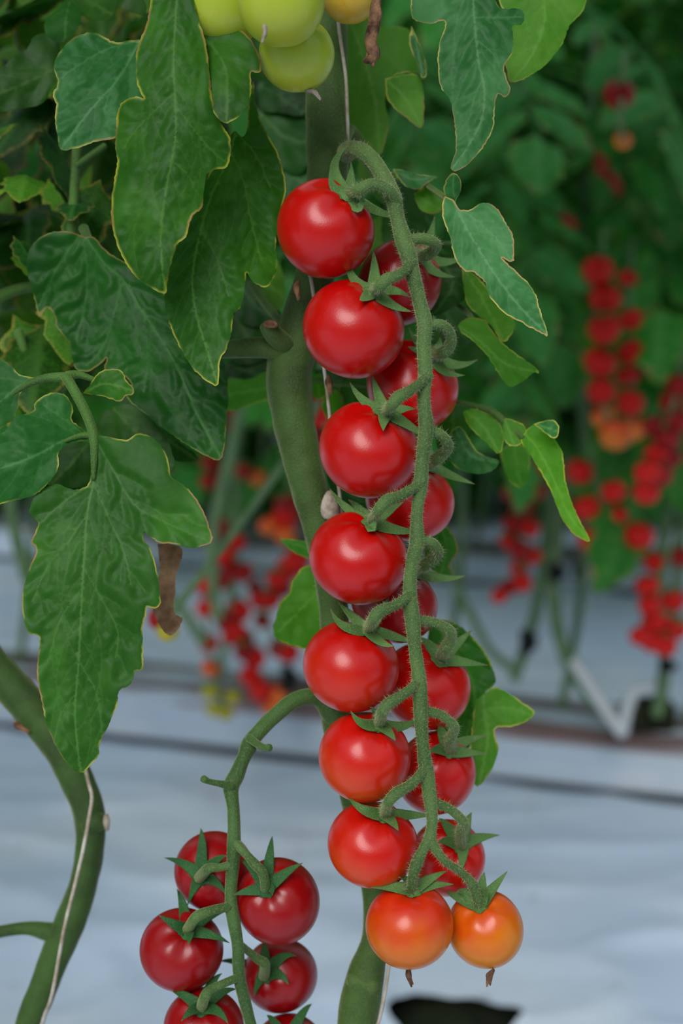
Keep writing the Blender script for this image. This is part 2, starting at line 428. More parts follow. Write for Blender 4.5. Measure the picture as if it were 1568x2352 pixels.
ntom = 0
def tomato(cx, cy, rx, ry, d, cal, tips, ped, mat, label, group=None, cmat=None, sw=16.5, pr=11.5, axial=None):
    """cal = calyx centre px; tips = [(x,y) or (x,y,mx,my)]; ped = [(x,y,depth,r)...] from the stalk to the calyx"""
    global ntom; ntom += 1
    s = d / F; R = rx * s
    cen = P(cx, cy, d)
    root = empty('tomato', cen); tag(root, label, 'tomato', group)
    off = Vector(((cal[0] - cx) / rx, (cal[1] - cy) / ry)) if cal else Vector((0.0, -0.9))
    if off.length > 0.96: off = off.normalized() * 0.96
    z = math.sqrt(max(0.0, 1 - off.length_squared))
    ax = (RIGHT * off.x - UP * off.y - FWD * z).normalized()
    fo = bpy.data.objects.new('fruit', FR[ntom % 3].copy()); COL.objects.link(fo); fo.parent = root
    fo.data.materials.append(mat)
    q = ax.to_track_quat('Z', 'Y') @ Quaternion((0, 0, 1), ntom * 1.3)
    fo.rotation_mode = 'QUATERNION'; fo.rotation_quaternion = q
    k = ry / rx if axial is None else axial
    fo.scale = (R, R, R * k)
    if not cal: return root
    cm = cmat or CALYX
    hub = cen + ax * R * k * 0.90
    # hub of the calyx
    hv = []; hf = []; rings = [(0.0, 0.10), (0.09, 0.09), (0.17, 0.045), (0.21, -0.02)]
    e1 = ax.orthogonal().normalized(); e2 = ax.cross(e1)
    for rr, hh in rings[1:]:
        for a in range(16):
            an = a / 16 * 2 * math.pi; f = 1 + 0.12 * math.cos(5 * an)
            hv.append(hub + (e1 * math.cos(an) + e2 * math.sin(an)) * rr * R * f + ax * hh * R)
    hv.append(hub + ax * 0.10 * R)
    for j in range(2):
        for a in range(16): hf.append((j * 16 + a, (j + 1) * 16 + a, (j + 1) * 16 + (a + 1) % 16, j * 16 + (a + 1) % 16))
    for a in range(16): hf.append((a, (a + 1) % 16, 48))
    cal_o = mesh('calyx', hv, hf, cm, root, cen, {'tip': [0] * len(hv)})
    def on(x, y, k2):
        o = ((x - cx) / rx) ** 2 + ((y - cy) / ry) ** 2
        zz = math.sqrt(max(0.02, k2 * k2 - o)) if o < k2 * k2 else -0.12 * (math.sqrt(o) - k2)
        zz = max(zz, -0.2)
        return P(x, y, d - zz * R)
    for tp in tips:
        x, y = tp[0], tp[1]
        if len(tp) >= 4: mx, my = tp[2], tp[3]
        else: mx, my = (cal[0] + x) / 2, (cal[1] + y) / 2
        st = hub + ax * R * 0.03
        v, f, t = sepal_data(st, on(mx, my, 1.06), on(x, y, 1.3), ax, sw * s, 2.2 * s)
        mesh('sepal', v, f, cm, cal_o, cen, {'tip': t})
    if ped:
        pp = [(a, b, dd, r) for a, b, dd, r in ped]
        pts = [P(a, b, dd) for a, b, dd, r in pp] + [hub + ax * R * 0.07]
        rad = [r * dd / F for a, b, dd, r in pp] + [pr * 1.15 * s]
        v, f, t, c, r = tube_data(pts, rad, 0.0012, 12, 0.07, 1.0, ntom)
        po = mesh('pedicel', v, f, STEM, root, cen, {'tip': t * 0})
        if group == GF: PEDS.append((c, r))
    return root
PEDS = []
def ordw(n): return ['topmost', 'second', 'third', 'fourth', 'fifth', 'sixth', 'seventh', 'eighth', 'ninth', 'tenth', 'eleventh', 'twelfth', 'thirteenth',
                     'fourteenth', 'fifteenth', 'sixteenth', 'seventeenth', 'eighteenth', 'nineteenth', 'twentieth'][n] if n < 20 else '%dth' % (n + 1)

# =================================================================== ground and growing beds
DC = ground(1035, 2352); DA = ground(1045, 2290)
def film(x0, x1, y0, y1, nx, ny):
    V = []; Fc = []
    for j in range(ny + 1):
        for i in range(nx + 1):
            x = x0 + (x1 - x0) * i / nx; y = y0 + (y1 - y0) * j / ny
            a = noise.noise(Vector((x * 2.3 + y * 1.1, y * 4.5 - x * 1.5, 0))); b = noise.noise(Vector((x * 9, y * 14 + x * 5, 3)))
            rdg = 1 - abs(noise.noise(Vector((x * 3.2 + y * 3, y * 6.0 - x * 1.2, 8))))
            V.append((x, y, 0.010 * a + 0.003 * b + 0.010 * rdg ** 6))
    cut = set()
    for i, q in enumerate(V):
        u, v = (q[0] - DC.x) / 0.062, (q[1] - DC.y) / 0.055; l = math.hypot(u, v); a = math.atan2(v, u)
        e = 1 + 0.12 * math.sin(3 * a + 1) + 0.06 * math.sin(7 * a)
        if l < e and l > 0:
            cut.add(i); V[i] = (DC.x + u / l * e * 0.062, DC.y + v / l * e * 0.055, q[2])
    for j in range(ny):
        for i in range(nx):
            a = j * (nx + 1) + i
            if {a, a + 1, a + nx + 2, a + nx + 1} <= cut: continue
            Fc.append((a, a + 1, a + nx + 2, a + nx + 1))
    return V, Fc
def film_material():
    m = M('white_ground_film', 0.42, 0.4)
    c = m.mix(m.step(m.noise(2.2, 4), 0.4, 0.62), srgb(206, 224, 246), srgb(224, 236, 250))
    c = m.mix(m.step(m.noise(13, 5, 0.7), 0.60, 0.74, 0, 0.55), c, srgb(150, 136, 118))
    c = m.mix(m.step(m.noise(46, 3, 0.7), 0.70, 0.78, 0, 0.6), c, srgb(120, 104, 90))
    m.l(c, m.b.inputs['Base Color'])
    m.bump(m.noise(24, 4), 0.25, 0.01)
    return m.m
FILM = film_material()
v, f = film(-1.6, 1.7, 0.9, 5.6, 230, 340)
tag(mesh('floor', v, f, FILM, None, Vector((0, 0, 0))), 'white plastic film spread over the greenhouse ground', kind='structure')
tag(mesh('floor', [(-9, -5, -0.03), (9, -5, -0.03), (9, 16, -0.03), (-9, 16, -0.03)], [(0, 1, 2, 3)], SOIL, None, Vector((0, 0, 0))), 'dark bare ground under the white film', kind='structure')
def sheet(x0, x1, y0, y1, z):
    return [(x0, y0, z), (x1, y0, z), (x1, y1, z), (x0, y1, z)]
V = []; Fc = []
for (a, b, c, e) in ((-9, 9, -5, 0.9), (-9, -1.6, 0.9, 16), (1.7, 9, 0.9, 16), (-1.6, 1.7, 5.6, 16)):
    k = len(V); V += sheet(a, b, c, e, 0.0); Fc.append((k, k + 1, k + 2, k + 3))
tag(mesh('floor', V, Fc, FILM, None, Vector((0, 0, 0))), 'white film on the ground outside the aisle', kind='structure')

def bed_material():
    m = M('bed_wrap', 0.45, 0.4)
    tcn = m.n('TexCoord'); sp = m.n('SeparateXYZ'); m.l(tcn.outputs['Object'], sp.inputs[0])
    mp = m.n('Mapping'); mp.inputs['Scale'].default_value = (3, 26, 26); m.l(tcn.outputs['Object'], mp.inputs[0])
    n = m.n('TexNoise'); n.inputs['Scale'].default_value = 1.0; n.inputs['Detail'].default_value = 4; m.l(mp.outputs[0], n.inputs['Vector'])
    c = m.mix(m.step(m.noise(7, 3), 0.4, 0.65), srgb(186, 204, 224), srgb(206, 218, 232))
    top = m.step(sp.outputs['Z'], 0.058, 0.07)
    dirt = m.math('MULTIPLY', m.step(n.outputs['Fac'], 0.40, 0.54), top)
    c = m.mix(m.math('MULTIPLY', dirt, 0.9), c, srgb(112, 76, 68))
    m.l(c, m.b.inputs['Base Color']); m.bump(m.noise(40, 3), 0.2, 0.004)
    return m.m
BED = bed_material()
def bed(A, B, label, h=0.085, wdt=0.2, ext=0.8):
    d = (B - A); d.z = 0; L = d.length + 2 * ext; d.normalize(); nrm = Vector((-d.y, d.x, 0))
    o = A - d * ext; V = []; Fc = []; n = 160
    prof = [(-0.012, 0.0), (0.0, 0.006), (0.004, 0.05), (0.012, h * 0.93), (0.03, h), (wdt * 0.5, h * 1.02), (wdt - 0.03, h), (wdt - 0.008, h * 0.9), (wdt, 0.0)]
    for i in range(n + 1):
        x = L * i / n
        for k, (y, z) in enumerate(prof):
            w = noise.noise(Vector((x * 9, y * 20, z * 20))) * 0.006 + noise.noise(Vector((x * 32, y * 30, z * 30))) * 0.0025
            V.append((x, y - w * (k < 5), max(0.0, z + w * (k > 2) * 0.8)))
    m_ = len(prof)
    for i in range(n):
        for k in range(m_ - 1):
            a = i * m_ + k; Fc.append((a, a + m_, a + m_ + 1, a + 1))
    Fc.append(tuple(range(m_))); Fc.append(tuple(n * m_ + k for k in range(m_))[::-1])
    o_ = mesh('growing_bed', V, Fc, BED, None, Vector((0, 0, 0)))
    o_.location = o; o_.rotation_euler = (0, 0, math.atan2(d.y, d.x))
    return tag(o_, label, 'planter'), d, nrm
A1, B1 = ground(250, 1700), ground(1568, 1845); A2, B2 = ground(250, 1298), ground(1568, 1372)
bed1, D1, N1 = bed(A1, B1, 'long low white film-wrapped growing bed nearest behind the long truss')
bed2, D2, N2 = bed(A2, B2, 'second white growing bed lying behind the first one', ext=1.2)
A0 = Vector((-0.9, 0.43, 0)); 
bed0, D0, N0 = bed(A0, Vector((0.6, 0.43, 0)), 'white growing bed under the front tomato plants', h=0.07, wdt=0.22, ext=0.2)

# =================================================================== background rows
def proto_leaflet(seed):
    L = 100
    ol = [(0, 0), (14, 10), (22, 26), (34, 27), (45, 33), (52, 24), (66, 27), (78, 18), (100, 0), (80, -17), (68, -25), (54, -22), (46, -32), (33, -25), (23, -27), (13, -9)]
    v, disp, f, ve, ed, t = leaf_mesh(ol, [(0, 0), (50, 2), (99, 0)], step=9, vein_gap=30, bulge=2.0, fold=0.22, wave=5, edgew=2.5, serr=0.6, vw=1.6, seed=seed, sub=False)
    z = -disp + 10 * np.sin(t * 2.2) - 14 * t * t
    return np.stack([v[:, 0], v[:, 1], z], 1) / 100, f, ve, ed
PL = [proto_leaflet(s) for s in (1, 2)]
def lobed_mesh(i):
    v, f, ve, ed = PL[i]; me = bpy.data.meshes.new('leaf'); me.from_pydata(v.tolist(), [], f)
    me.polygons.foreach_set('use_smooth', [True] * len(me.polygons))
    for k, a in (('vein', ve), ('edge', ed)):
        at = me.attributes.new(k, 'FLOAT', 'POINT'); at.data.foreach_set('value', np.asarray(a, np.float32))
    return me
def compound_mesh(seed):
    """a whole pinnate tomato leaf, unit length along +X, drooping"""
    R = random.Random(seed); V = []; Fc = []; VE = []; ED = []; k = 0
    def curve(t): return Vector((t, 0.05 * math.sin(t * 3 + seed), 0.12 * math.sin(t * 2.0) - 0.32 * t * t))
    spots = [(0.25, 1, 0.20), (0.28, -1, 0.20), (0.42, 1, 0.10), (0.50, 1, 0.33), (0.53, -1, 0.33), (0.63, -1, 0.11), (0.74, 1, 0.32), (0.77, -1, 0.31), (0.92, 0, 0.40)]
    for t, s, sz in spots:
        v, f, ve, ed = PL[R.randrange(2)]
        p = curve(t); rot = Matrix.Rotation(s * math.radians(R.uniform(48, 70)), 4, 'Z') @ Matrix.Rotation(math.radians(R.uniform(15, 45)), 4, 'Y') @ Matrix.Rotation(R.uniform(-0.6, 0.6), 4, 'X')
        A = np.array(rot.to_3x3()) * sz * R.uniform(0.9, 1.15)
        V.append(v @ A.T + np.array(p)); Fc += [tuple(q + k for q in g) for g in f]; VE.append(ve); ED.append(ed); k += len(v)
    pts = [curve(t) for t in np.linspace(0, 0.93, 7)]
    v, f, t, c, r = tube_data(pts, [0.016 - 0.012 * i / 6 for i in range(7)], 0.08, 5)
    V.append(v); Fc += [tuple(q + k for q in g) for g in f]; VE.append(np.ones(len(v)) * 0.7); ED.append(np.zeros(len(v)))
    me = bpy.data.meshes.new('leaf'); me.from_pydata(np.concatenate(V).tolist(), [], Fc)
    me.polygons.foreach_set('use_smooth', [True] * len(me.polygons))
    for nme, a in (('vein', np.concatenate(VE)), ('edge', np.concatenate(ED))):
        at = me.attributes.new(nme, 'FLOAT', 'POINT'); at.data.foreach_set('value', a.astype(np.float32))
    me.materials.append(LEAFFAR); return me
CM = [compound_mesh(s) for s in (11, 12, 13, 14)]
def put_leaf(me, parent, loc, size, yaw, pitch, roll, tint, name='leaf'):
    o = bpy.data.objects.new(name, me); COL.objects.link(o); o.parent = parent
    o.location = Vector(loc) - root_of(parent); o.rotation_euler = (Matrix.Rotation(yaw, 3, 'Z') @ Matrix.Rotation(pitch, 3, 'Y') @ Matrix.Rotation(roll, 3, 'X')).to_euler()
    o.scale = (size,) * 3; o.color = (*tint, 1); return o
RB = random.Random(21)
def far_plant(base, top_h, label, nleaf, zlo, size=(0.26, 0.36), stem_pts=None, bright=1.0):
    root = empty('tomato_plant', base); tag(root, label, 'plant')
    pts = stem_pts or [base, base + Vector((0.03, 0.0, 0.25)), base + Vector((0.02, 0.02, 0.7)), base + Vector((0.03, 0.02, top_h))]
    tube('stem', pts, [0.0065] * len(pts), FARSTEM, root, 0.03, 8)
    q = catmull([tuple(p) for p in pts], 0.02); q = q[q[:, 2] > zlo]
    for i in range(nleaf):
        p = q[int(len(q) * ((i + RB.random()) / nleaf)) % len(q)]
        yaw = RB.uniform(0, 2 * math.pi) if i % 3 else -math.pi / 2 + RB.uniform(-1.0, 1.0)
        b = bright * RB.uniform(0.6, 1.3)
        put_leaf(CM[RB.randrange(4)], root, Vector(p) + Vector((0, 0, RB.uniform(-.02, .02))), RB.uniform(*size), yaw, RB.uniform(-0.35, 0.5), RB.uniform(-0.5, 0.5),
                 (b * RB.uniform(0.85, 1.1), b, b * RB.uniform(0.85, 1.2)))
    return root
mid1 = A1 + N1 * 0.10; mid2 = A2 + N2 * 0.1
L1 = (B1 - A1).length
for i in range(3):
    b = mid1 + D1 * (L1 * (-0.5 - 0.24 * i)); b.z = 0.08
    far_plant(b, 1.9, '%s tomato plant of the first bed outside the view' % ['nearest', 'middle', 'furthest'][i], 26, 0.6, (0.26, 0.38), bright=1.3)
far_names = ['at the far end of the first bed', 'behind the upper leaves of the front plant', 'behind the small red trusses', 'behind the main stem', 'behind the long red truss',
             'beside the dark stem clip', 'carrying the two-column red truss', 'rising from the dark cube']
for i in range(8):
    t = -0.25 + 1.45 * i / 7
    b = mid1 + D1 * (L1 * t); b.z = 0.08
    if i == 7: b = ground(1500, 1650, 0.10)
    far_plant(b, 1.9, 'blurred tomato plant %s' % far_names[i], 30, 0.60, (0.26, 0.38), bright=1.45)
for i in range(9):
    b = mid2 + D2 * ((B2 - A2).length * (-0.35 + 1.6 * i / 8)); b.z = 0.08
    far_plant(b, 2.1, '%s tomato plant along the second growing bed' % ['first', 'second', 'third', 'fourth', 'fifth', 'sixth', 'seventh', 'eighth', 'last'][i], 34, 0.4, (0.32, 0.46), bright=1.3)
# crop beyond: nobody could count these leaves
def crop_mass(y0, y1, n, zlo, zhi, label, x0=-1.8, x1=2.0):
    V = []; Fc = []; VE = []; k = 0; v, f, ve, ed = PL[0]
    fa = np.array(f)
    for i in range(n):
        sz = RB.uniform(0.10, 0.2); e = Matrix.Rotation(RB.uniform(0, 6.28), 3, 'Z') @ Matrix.Rotation(RB.uniform(0.1, 1.4), 3, 'Y') @ Matrix.Rotation(RB.uniform(-1, 1), 3, 'X')
        V.append(v @ (np.array(e) * sz).T + np.array((RB.uniform(x0, x1), RB.uniform(y0, y1), RB.uniform(zlo, zhi)))); Fc.append(fa + k); VE.append(ve); k += len(v)
    Fc = np.concatenate(Fc).tolist()
    o = mesh('crop_foliage', np.concatenate(V), Fc, LEAFFAR, None, Vector((0, (y0 + y1) / 2, 0)), {'vein': np.concatenate(VE), 'edge': np.zeros(k)})
    return tag(o, label, 'foliage', kind='stuff')
crop_mass(4.3, 5.6, 11500, 0.08, 2.5, 'dense green foliage of the crop rows far behind', -2.6, 2.2).color = (0.8, 0.8, 0.8, 1)

for sx_ in (-1, 1):
    crop_mass(0.42, 0.95, 650, 0.25, 1.9, 'foliage of the front crop row going on beside the view', *sorted((sx_ * 0.5, sx_ * 2.2))).color = (0.7, 0.7, 0.7, 1)
crop_mass(0.40, 0.95, 420, 1.08, 1.9, 'overhead foliage of the front crop row', -0.5, 0.5).color = (0.7, 0.7, 0.7, 1)
crop_mass(-1.9, -1.3, 900, 0.1, 0.95, 'low foliage of the crop row behind the aisle', -2.2, 2.2).color = (0.7, 0.7, 0.7, 1)
def shade_tube(A, B, d, off, label, ext):  # dark tube added along the bed foot in place of contact shade
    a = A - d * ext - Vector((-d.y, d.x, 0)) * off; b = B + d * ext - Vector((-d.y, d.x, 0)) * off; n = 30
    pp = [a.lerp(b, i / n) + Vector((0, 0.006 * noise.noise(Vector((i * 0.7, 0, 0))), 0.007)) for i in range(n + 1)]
    tag(tube('foot_shade_tube', pp, [0.0075] * (n + 1), FOOTSHADE, None, 0.05, 8), label, 'shade_tube')
FOOTSHADE = simple('dark_foot_shade', srgb(58, 66, 74), rough=0.5)
shade_tube(A1, B1, D1, 0.012, 'dark thin tube added as the shade line at the foot of the nearest bed', 0.8)
shade_tube(A2, B2, D2, 0.012, 'dark thin tube added as the shade line at the foot of the second bed', 1.2)

# far trusses
def far_cluster(pts, d, where, group, _=None, dd=0.02):
    pts = sorted(pts, key=lambda q: q[1])
    rt = random.Random(len(pts))
    for i, q in enumerate(pts):
        x, y, r = q[:3]; mt = q[3] if len(q) > 3 else T_FAR
        o = bpy.data.objects.new('tomato', FRM[mt.name]); COL.objects.link(o)
        o.location = P(x, y, d + rt.uniform(-dd, dd)); s = r * 1.14 * d / F; o.scale = (s, s, s * 0.95)
        o.rotation_euler = (rt.uniform(-0.2, 0.6), rt.uniform(-0.3, 0.3), rt.uniform(0, 6))
        colr = {'tomato_far_red': 'red', 'tomato_far_dark_red': 'dark red', 'tomato_far_orange': 'orange', 'tomato_far_green': 'yellow-green'}[mt.name]
        tag(o, '%s tomato, %s of %s' % (colr, (ordw(i) + ' from top') if i else 'topmost', where), 'tomato', group)
        c = bpy.data.objects.new('calyx', CALM); COL.objects.link(c); c.parent = o
    c = np.array([(q[0], q[1]) for q in pts], float)
    n = len(c); k = max(2, n // 2)
    st = [P(*c[max(0, i - 1):i + 2].mean(0), d) for i in range(0, n, 2)] + [P(c[-1][0], c[-1][1], d)]
    st = [P(c[0][0] + 14, c[0][1] - 90, d + 0.03)] + st
    o = tube('truss_stalk', st, [0.0028] * len(st), FARSTEM, None, 0.01, 7)
    tag(o, 'thin green stalk of %s' % where, 'stalk')
CALM = None
def calyx_proto():
    V = []; Fc = []; 
    for i in range(5):
        a = i * 1.2566; k = len(V); dx, dy = math.cos(a), math.sin(a)
        for (t, w, z) in ((0.0, 0.12, 0.80), (0.3, 0.15, 0.99), (0.6, 0.1, 0.93), (0.95, 0.01, 0.9)):
            V += [(dx * t - dy * w, dy * t + dx * w, z + 0.02), (dx * t + dy * w, dy * t - dx * w, z + 0.02)]
        Fc += [(k + 2 * j, k + 2 * j + 1, k + 2 * j + 3, k + 2 * j + 2) for j in range(3)]
    me = bpy.data.meshes.new('calyx'); me.from_pydata(V, [], Fc); me.materials.append(CALYX); return me
CALM = calyx_proto()
FRM = {}
for mt in (T_FAR, T_FARD, T_FARO, T_FARY):
    me = FRLOW.copy(); me.materials.append(mt); FRM[mt.name] = me
O, D_, Y = T_FARO, T_FARD, T_FARY
far_cluster([(1373, 620, 32), (1390, 685, 33), (1387, 755, 33), (1378, 830, 33), (1380, 900, 29), (1385, 957, 26, O), (1413, 998, 33, O)], 1.62,
            'the near column of the two-column truss', 'two-column red truss', '')
far_cluster([(1441, 640, 20), (1448, 733, 24), (1446, 808, 27), (1440, 863, 24), (1447, 925, 28), (1452, 985, 27, O)], 1.68,
            'the slimmer column of the two-column truss', 'two-column red truss', '')
far_cluster([(1562, 885, 26, D_), (1545, 925, 28, D_), (1556, 968, 26, D_), (1505, 978, 27, D_), (1532, 1008, 26, D_), (1508, 1042, 26), (1540, 1048, 25, D_), (1487, 1085, 28), (1518, 1092, 24, D_), (1484, 1130, 27)], 1.55,
            'the slanting dark truss below the two-column one', 'slanting dark red truss', '')
far_cluster([(1332, 1083, 28), (1408, 1128, 25), (1346, 1165, 27), (1412, 1190, 29), (1362, 1240, 30), (1467, 1230, 30)], 1.72,
            'the loose truss beside the hanging curled leaf', 'loose red truss', '')
far_cluster([(1205, 975, 20, D_), (1240, 1065, 24), (1212, 1090, 22, D_), (1228, 1125, 24, D_), (1180, 1130, 24, D_), (1200, 1165, 24, D_), (1178, 1200, 22, D_), (1214, 1212, 22), (1172, 1240, 22), (1193, 1262, 22, D_), (1222, 1276, 20),
             (1192, 1305, 21), (1198, 1338, 21), (1168, 1348, 19, D_), (1146, 1368, 17)], 1.9, 'the dark drooping truss behind the small leaf stalk', 'dark drooping truss', '')
far_cluster([(1503, 1290, 24), (1486, 1345, 25), (1492, 1390, 24), (1545, 1378, 26), (1502, 1430, 27), (1470, 1460, 22), (1552, 1442, 25), (1495, 1475, 22), (1526, 1482, 25), (1563, 1278, 22, D_)], 1.75,
            'the low truss above the dark cube', 'low red truss above the dark cube', '')
far_cluster([(473, 1346, 21), (472, 1397, 20), (478, 1477, 21), (483, 1534, 19, O), (482, 1587, 18, Y), (533, 1600, 17, Y), (490, 1628, 17, Y), (518, 1637, 17, Y)], 1.95,
            'the ripening chain over the bed behind', 'ripening chain of small tomatoes', '')
far_cluster([(500, 1207, 22, D_), (538, 1243, 24), (513, 1276, 22), (533, 1309, 24, D_), (558, 1314, 22, D_), (512, 1335, 20, D_), (546, 1403, 27), (523, 1425, 26, D_), (538, 1455, 26), (558, 1467, 24, D_), (562, 1495, 22, D_), (583, 1508, 25),
             (576, 1553, 24), (598, 1586, 24), (617, 1606, 22), (641, 1597, 24, O), (626, 1626, 20, O)], 1.98, 'the dense truss above the bowed stalk', 'dense middle truss', '')
far_cluster([(660, 1158, 26, D_), (655, 1186, 27), (617, 1207, 22, O), (655, 1228, 22, O), (682, 1286, 26), (660, 1306, 26), (638, 1330, 24), (650, 1350, 20, D_), (597, 1378, 22), (618, 1375, 24), (602, 1424, 18, D_), (640, 1488, 22, D_), (662, 1498, 24), (585, 1348, 16, D_)], 2.05,
            'the truss partly hidden by the main stem', 'truss beside the main stem', '')
far_cluster([(480, 1060, 18, D_), (505, 1085, 20, D_), (478, 1105, 18, D_), (590, 1098, 18, O), (560, 1080, 18, D_), (540, 985, 16, D_), (522, 945, 16, D_)], 2.15, 'the dark truss under the big dark leaf tip', 'dark truss under the leaf', '')
far_cluster([(1421, 215, 33, D_), (1430, 322, 19, O)], 1.3, 'the pair high among the blurred leaves', 'lone high tomatoes', '')
far_cluster([(75, 247, 26, O), (105, 255, 26, D_)], 0.92, 'the pair showing through the corner leaves', 'tomatoes between corner leaves', '')
far_cluster([(725, 905, 24, D_), (728, 955, 26), (726, 1005, 24, D_), (368, 1420, 26, D_), (385, 1450, 22, Y)], 0.95, 'those glimpsed beside stem and dried leaf', 'glimpsed tomatoes', '')

fp = [o for o in bpy.data.objects if o.get('label', '').startswith('blurred tomato plant')]
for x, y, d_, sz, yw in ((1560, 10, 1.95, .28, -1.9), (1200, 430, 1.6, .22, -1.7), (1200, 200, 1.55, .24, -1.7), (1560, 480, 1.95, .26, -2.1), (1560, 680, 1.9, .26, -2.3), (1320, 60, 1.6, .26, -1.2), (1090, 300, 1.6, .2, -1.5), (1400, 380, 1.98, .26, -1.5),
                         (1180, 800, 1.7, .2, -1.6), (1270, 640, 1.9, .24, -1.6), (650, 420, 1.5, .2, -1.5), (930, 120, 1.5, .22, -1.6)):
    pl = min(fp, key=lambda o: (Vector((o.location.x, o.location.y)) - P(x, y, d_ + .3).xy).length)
    put_leaf(CM[int(x + y) % 4], pl, P(x, y - 40, d_), sz, yw, RB.uniform(0.25, 0.7), RB.uniform(-0.3, 0.3), (1.4, 1.35, 1.9))  # brighter, cooler tint puts the light on these leaves into their colour
# lower stems of the bed behind, clips, cube, holder
def far_stem(pts, d, label, r=11):
    d = d if isinstance(d, (list, tuple)) else [d] * len(pts)
    o = tube('bare_stem', [P(x, y, q) for (x, y), q in zip(pts, d)], [r * q / F for q in d], FARSTEM, None, 0.02, 8)
    tag(o, label, 'stem')
far_stem([(1010, 1200), (1045, 1340), (1090, 1430), (1130, 1500), (1190, 1545)], [2.0] * 5, 'blurred bare stem sloping down behind the long truss', 10)
far_stem([(1262, 1100), (1255, 1230), (1235, 1380), (1205, 1490), (1180, 1560)], [2.0] * 5, 'blurred bare stem carrying a black clip halfway down', 13)
far_stem([(1300, 1050), (1285, 1180), (1270, 1330), (1282, 1450), (1315, 1545), (1390, 1640), (1430, 1680)], [1.95] * 7, 'blurred bare stem curving down to the white holder', 15)
far_stem([(1568, 950), (1550, 1100), (1530, 1200), (1518, 1300), (1524, 1440), (1525, 1560), (1508, 1640)], [1.9] * 7, 'blurred bare stem rising from the dark cube', 14)
far_stem([(560, 850), (545, 980), (512, 1110), (492, 1200), (485, 1300), (500, 1420)], [1.75] * 6, 'blurred bare green stem behind the ripening chain', 13)
far_stem([(330, 1340), (400, 1380), (470, 1480)], [1.9] * 3, 'short teal stem sloping behind the dried leaf', 12)
far_stem([(20, 1100), (30, 1200), (62, 1330)], [1.6] * 3, 'blurred bare stem at the edge beside the lobed leaf', 15)
far_stem([(1365, 60), (1360, 260)], [1.5] * 2, 'short pale stalk high among the blurred leaves', 6)
def clip(x, y, d, w, h, label):
    c = P(x, y, d); s = d / F; V = []; Fc = []; n = 20
    for i in range(n + 1):
        a = -0.6 + 2 * math.pi * 0.88 * i / n
        for rr, zz in ((w * .7, -h * .8), (w * .7, h * .8), (w * 0.5, h * .8), (w * 0.5, -h * .8)):
            V.append((c.x + math.cos(a) * rr * s, c.y + math.sin(a) * rr * s, c.z + zz * s))
    for i in range(n):
        for k in range(4): Fc.append((i * 4 + k, i * 4 + (k + 1) % 4, i * 4 + 4 + (k + 1) % 4, i * 4 + 4 + k))
    Fc += [(0, 1, 2, 3), tuple(n * 4 + k for k in (3, 2, 1, 0))]
    h *= .7; k = len(V); x0 = c.x + w * s * 0.5
    for dx in (0, 16 * s):
        for dy in (-5 * s, 5 * s):
            for dz in (-h * s * 0.7, h * s * 0.7): V.append((x0 + dx, c.y + dy, c.z + dz))
    Fc += [(k, k + 1, k + 3, k + 2), (k + 4, k + 6, k + 7, k + 5), (k, k + 4, k + 5, k + 1), (k + 2, k + 3, k + 7, k + 6), (k + 1, k + 5, k + 7, k + 3), (k, k + 2, k + 6, k + 4)]
    tag(mesh('plant_clip', V, Fc, BLACK, None, smooth=False), label, 'clip')
clip(1207, 1475, 1.98, 20, 34, 'black clip on the middle bare stem behind')
clip(1273, 1315, 1.93, 20, 24, 'black clip on the stem that curves to the white holder')
clip(1528, 1530, 1.88, 22, 16, 'black clip above the dark cube')
clip(658, 1560, 1.95, 18, 40, 'black clip between the red trusses and main stem')
clip(1326, 1312, 2.1, 16, 22, 'black clip lying alone by the second bed')
def cube(x, y, d, sz, label):
    c = ground(x, y, 0.105); V = []; Fc = []; n = 6
    for k in range(6):
        for i in range(n + 1):
            for j in range(n + 1):
                u, w = i / n * 2 - 1, j / n * 2 - 1; q = [(u, w, 1), (w, u, -1), (1, u, w), (-1, w, u), (w, 1, u), (u, -1, w)][k]
                vv = Vector(q); l = 1 / (abs(vv.x) ** 8 + abs(vv.y) ** 8 + abs(vv.z) ** 8) ** 0.125; vv = vv * l
                vv *= 1 + 0.05 * noise.noise(vv * 3)
                V.append((c.x + vv.x * sz, c.y + vv.y * sz * 0.9, c.z + vv.z * sz * 0.6))
        o = k * (n + 1) ** 2
        for i in range(n):
            for j in range(n): a = o + i * (n + 1) + j; Fc.append((a, a + n + 1, a + n + 2, a + 1))
    tag(mesh('growing_cube', V, Fc, CUBE, None), label, 'planter')
cube(1490, 1640, 1.9, 0.034, 'dark substrate cube on the white bed, bottom of the clipped stem')
r0 = empty('stem_holder', P(1430, 1682, 1.86)); tag(r0, 'white V-shaped plastic stem holder stuck in the bed', 'holder')
tube('prong', [P(1318, 1520, 1.9), P(1370, 1600, 1.88), P(1430, 1685, 1.86)], [0.0085] * 3, WHITEP, r0, 0.02, 8)
tube('prong', [P(1455, 1590, 1.86), P(1440, 1630, 1.86), P(1430, 1685, 1.86)], [0.0075] * 3, WHITEP, r0, 0.02, 8)
tube('prong', [P(1455, 1590, 1.86), P(1470, 1580, 1.86), P(1500, 1585, 1.87)], [0.006] * 3, WHITEP, r0, 0.02, 8)

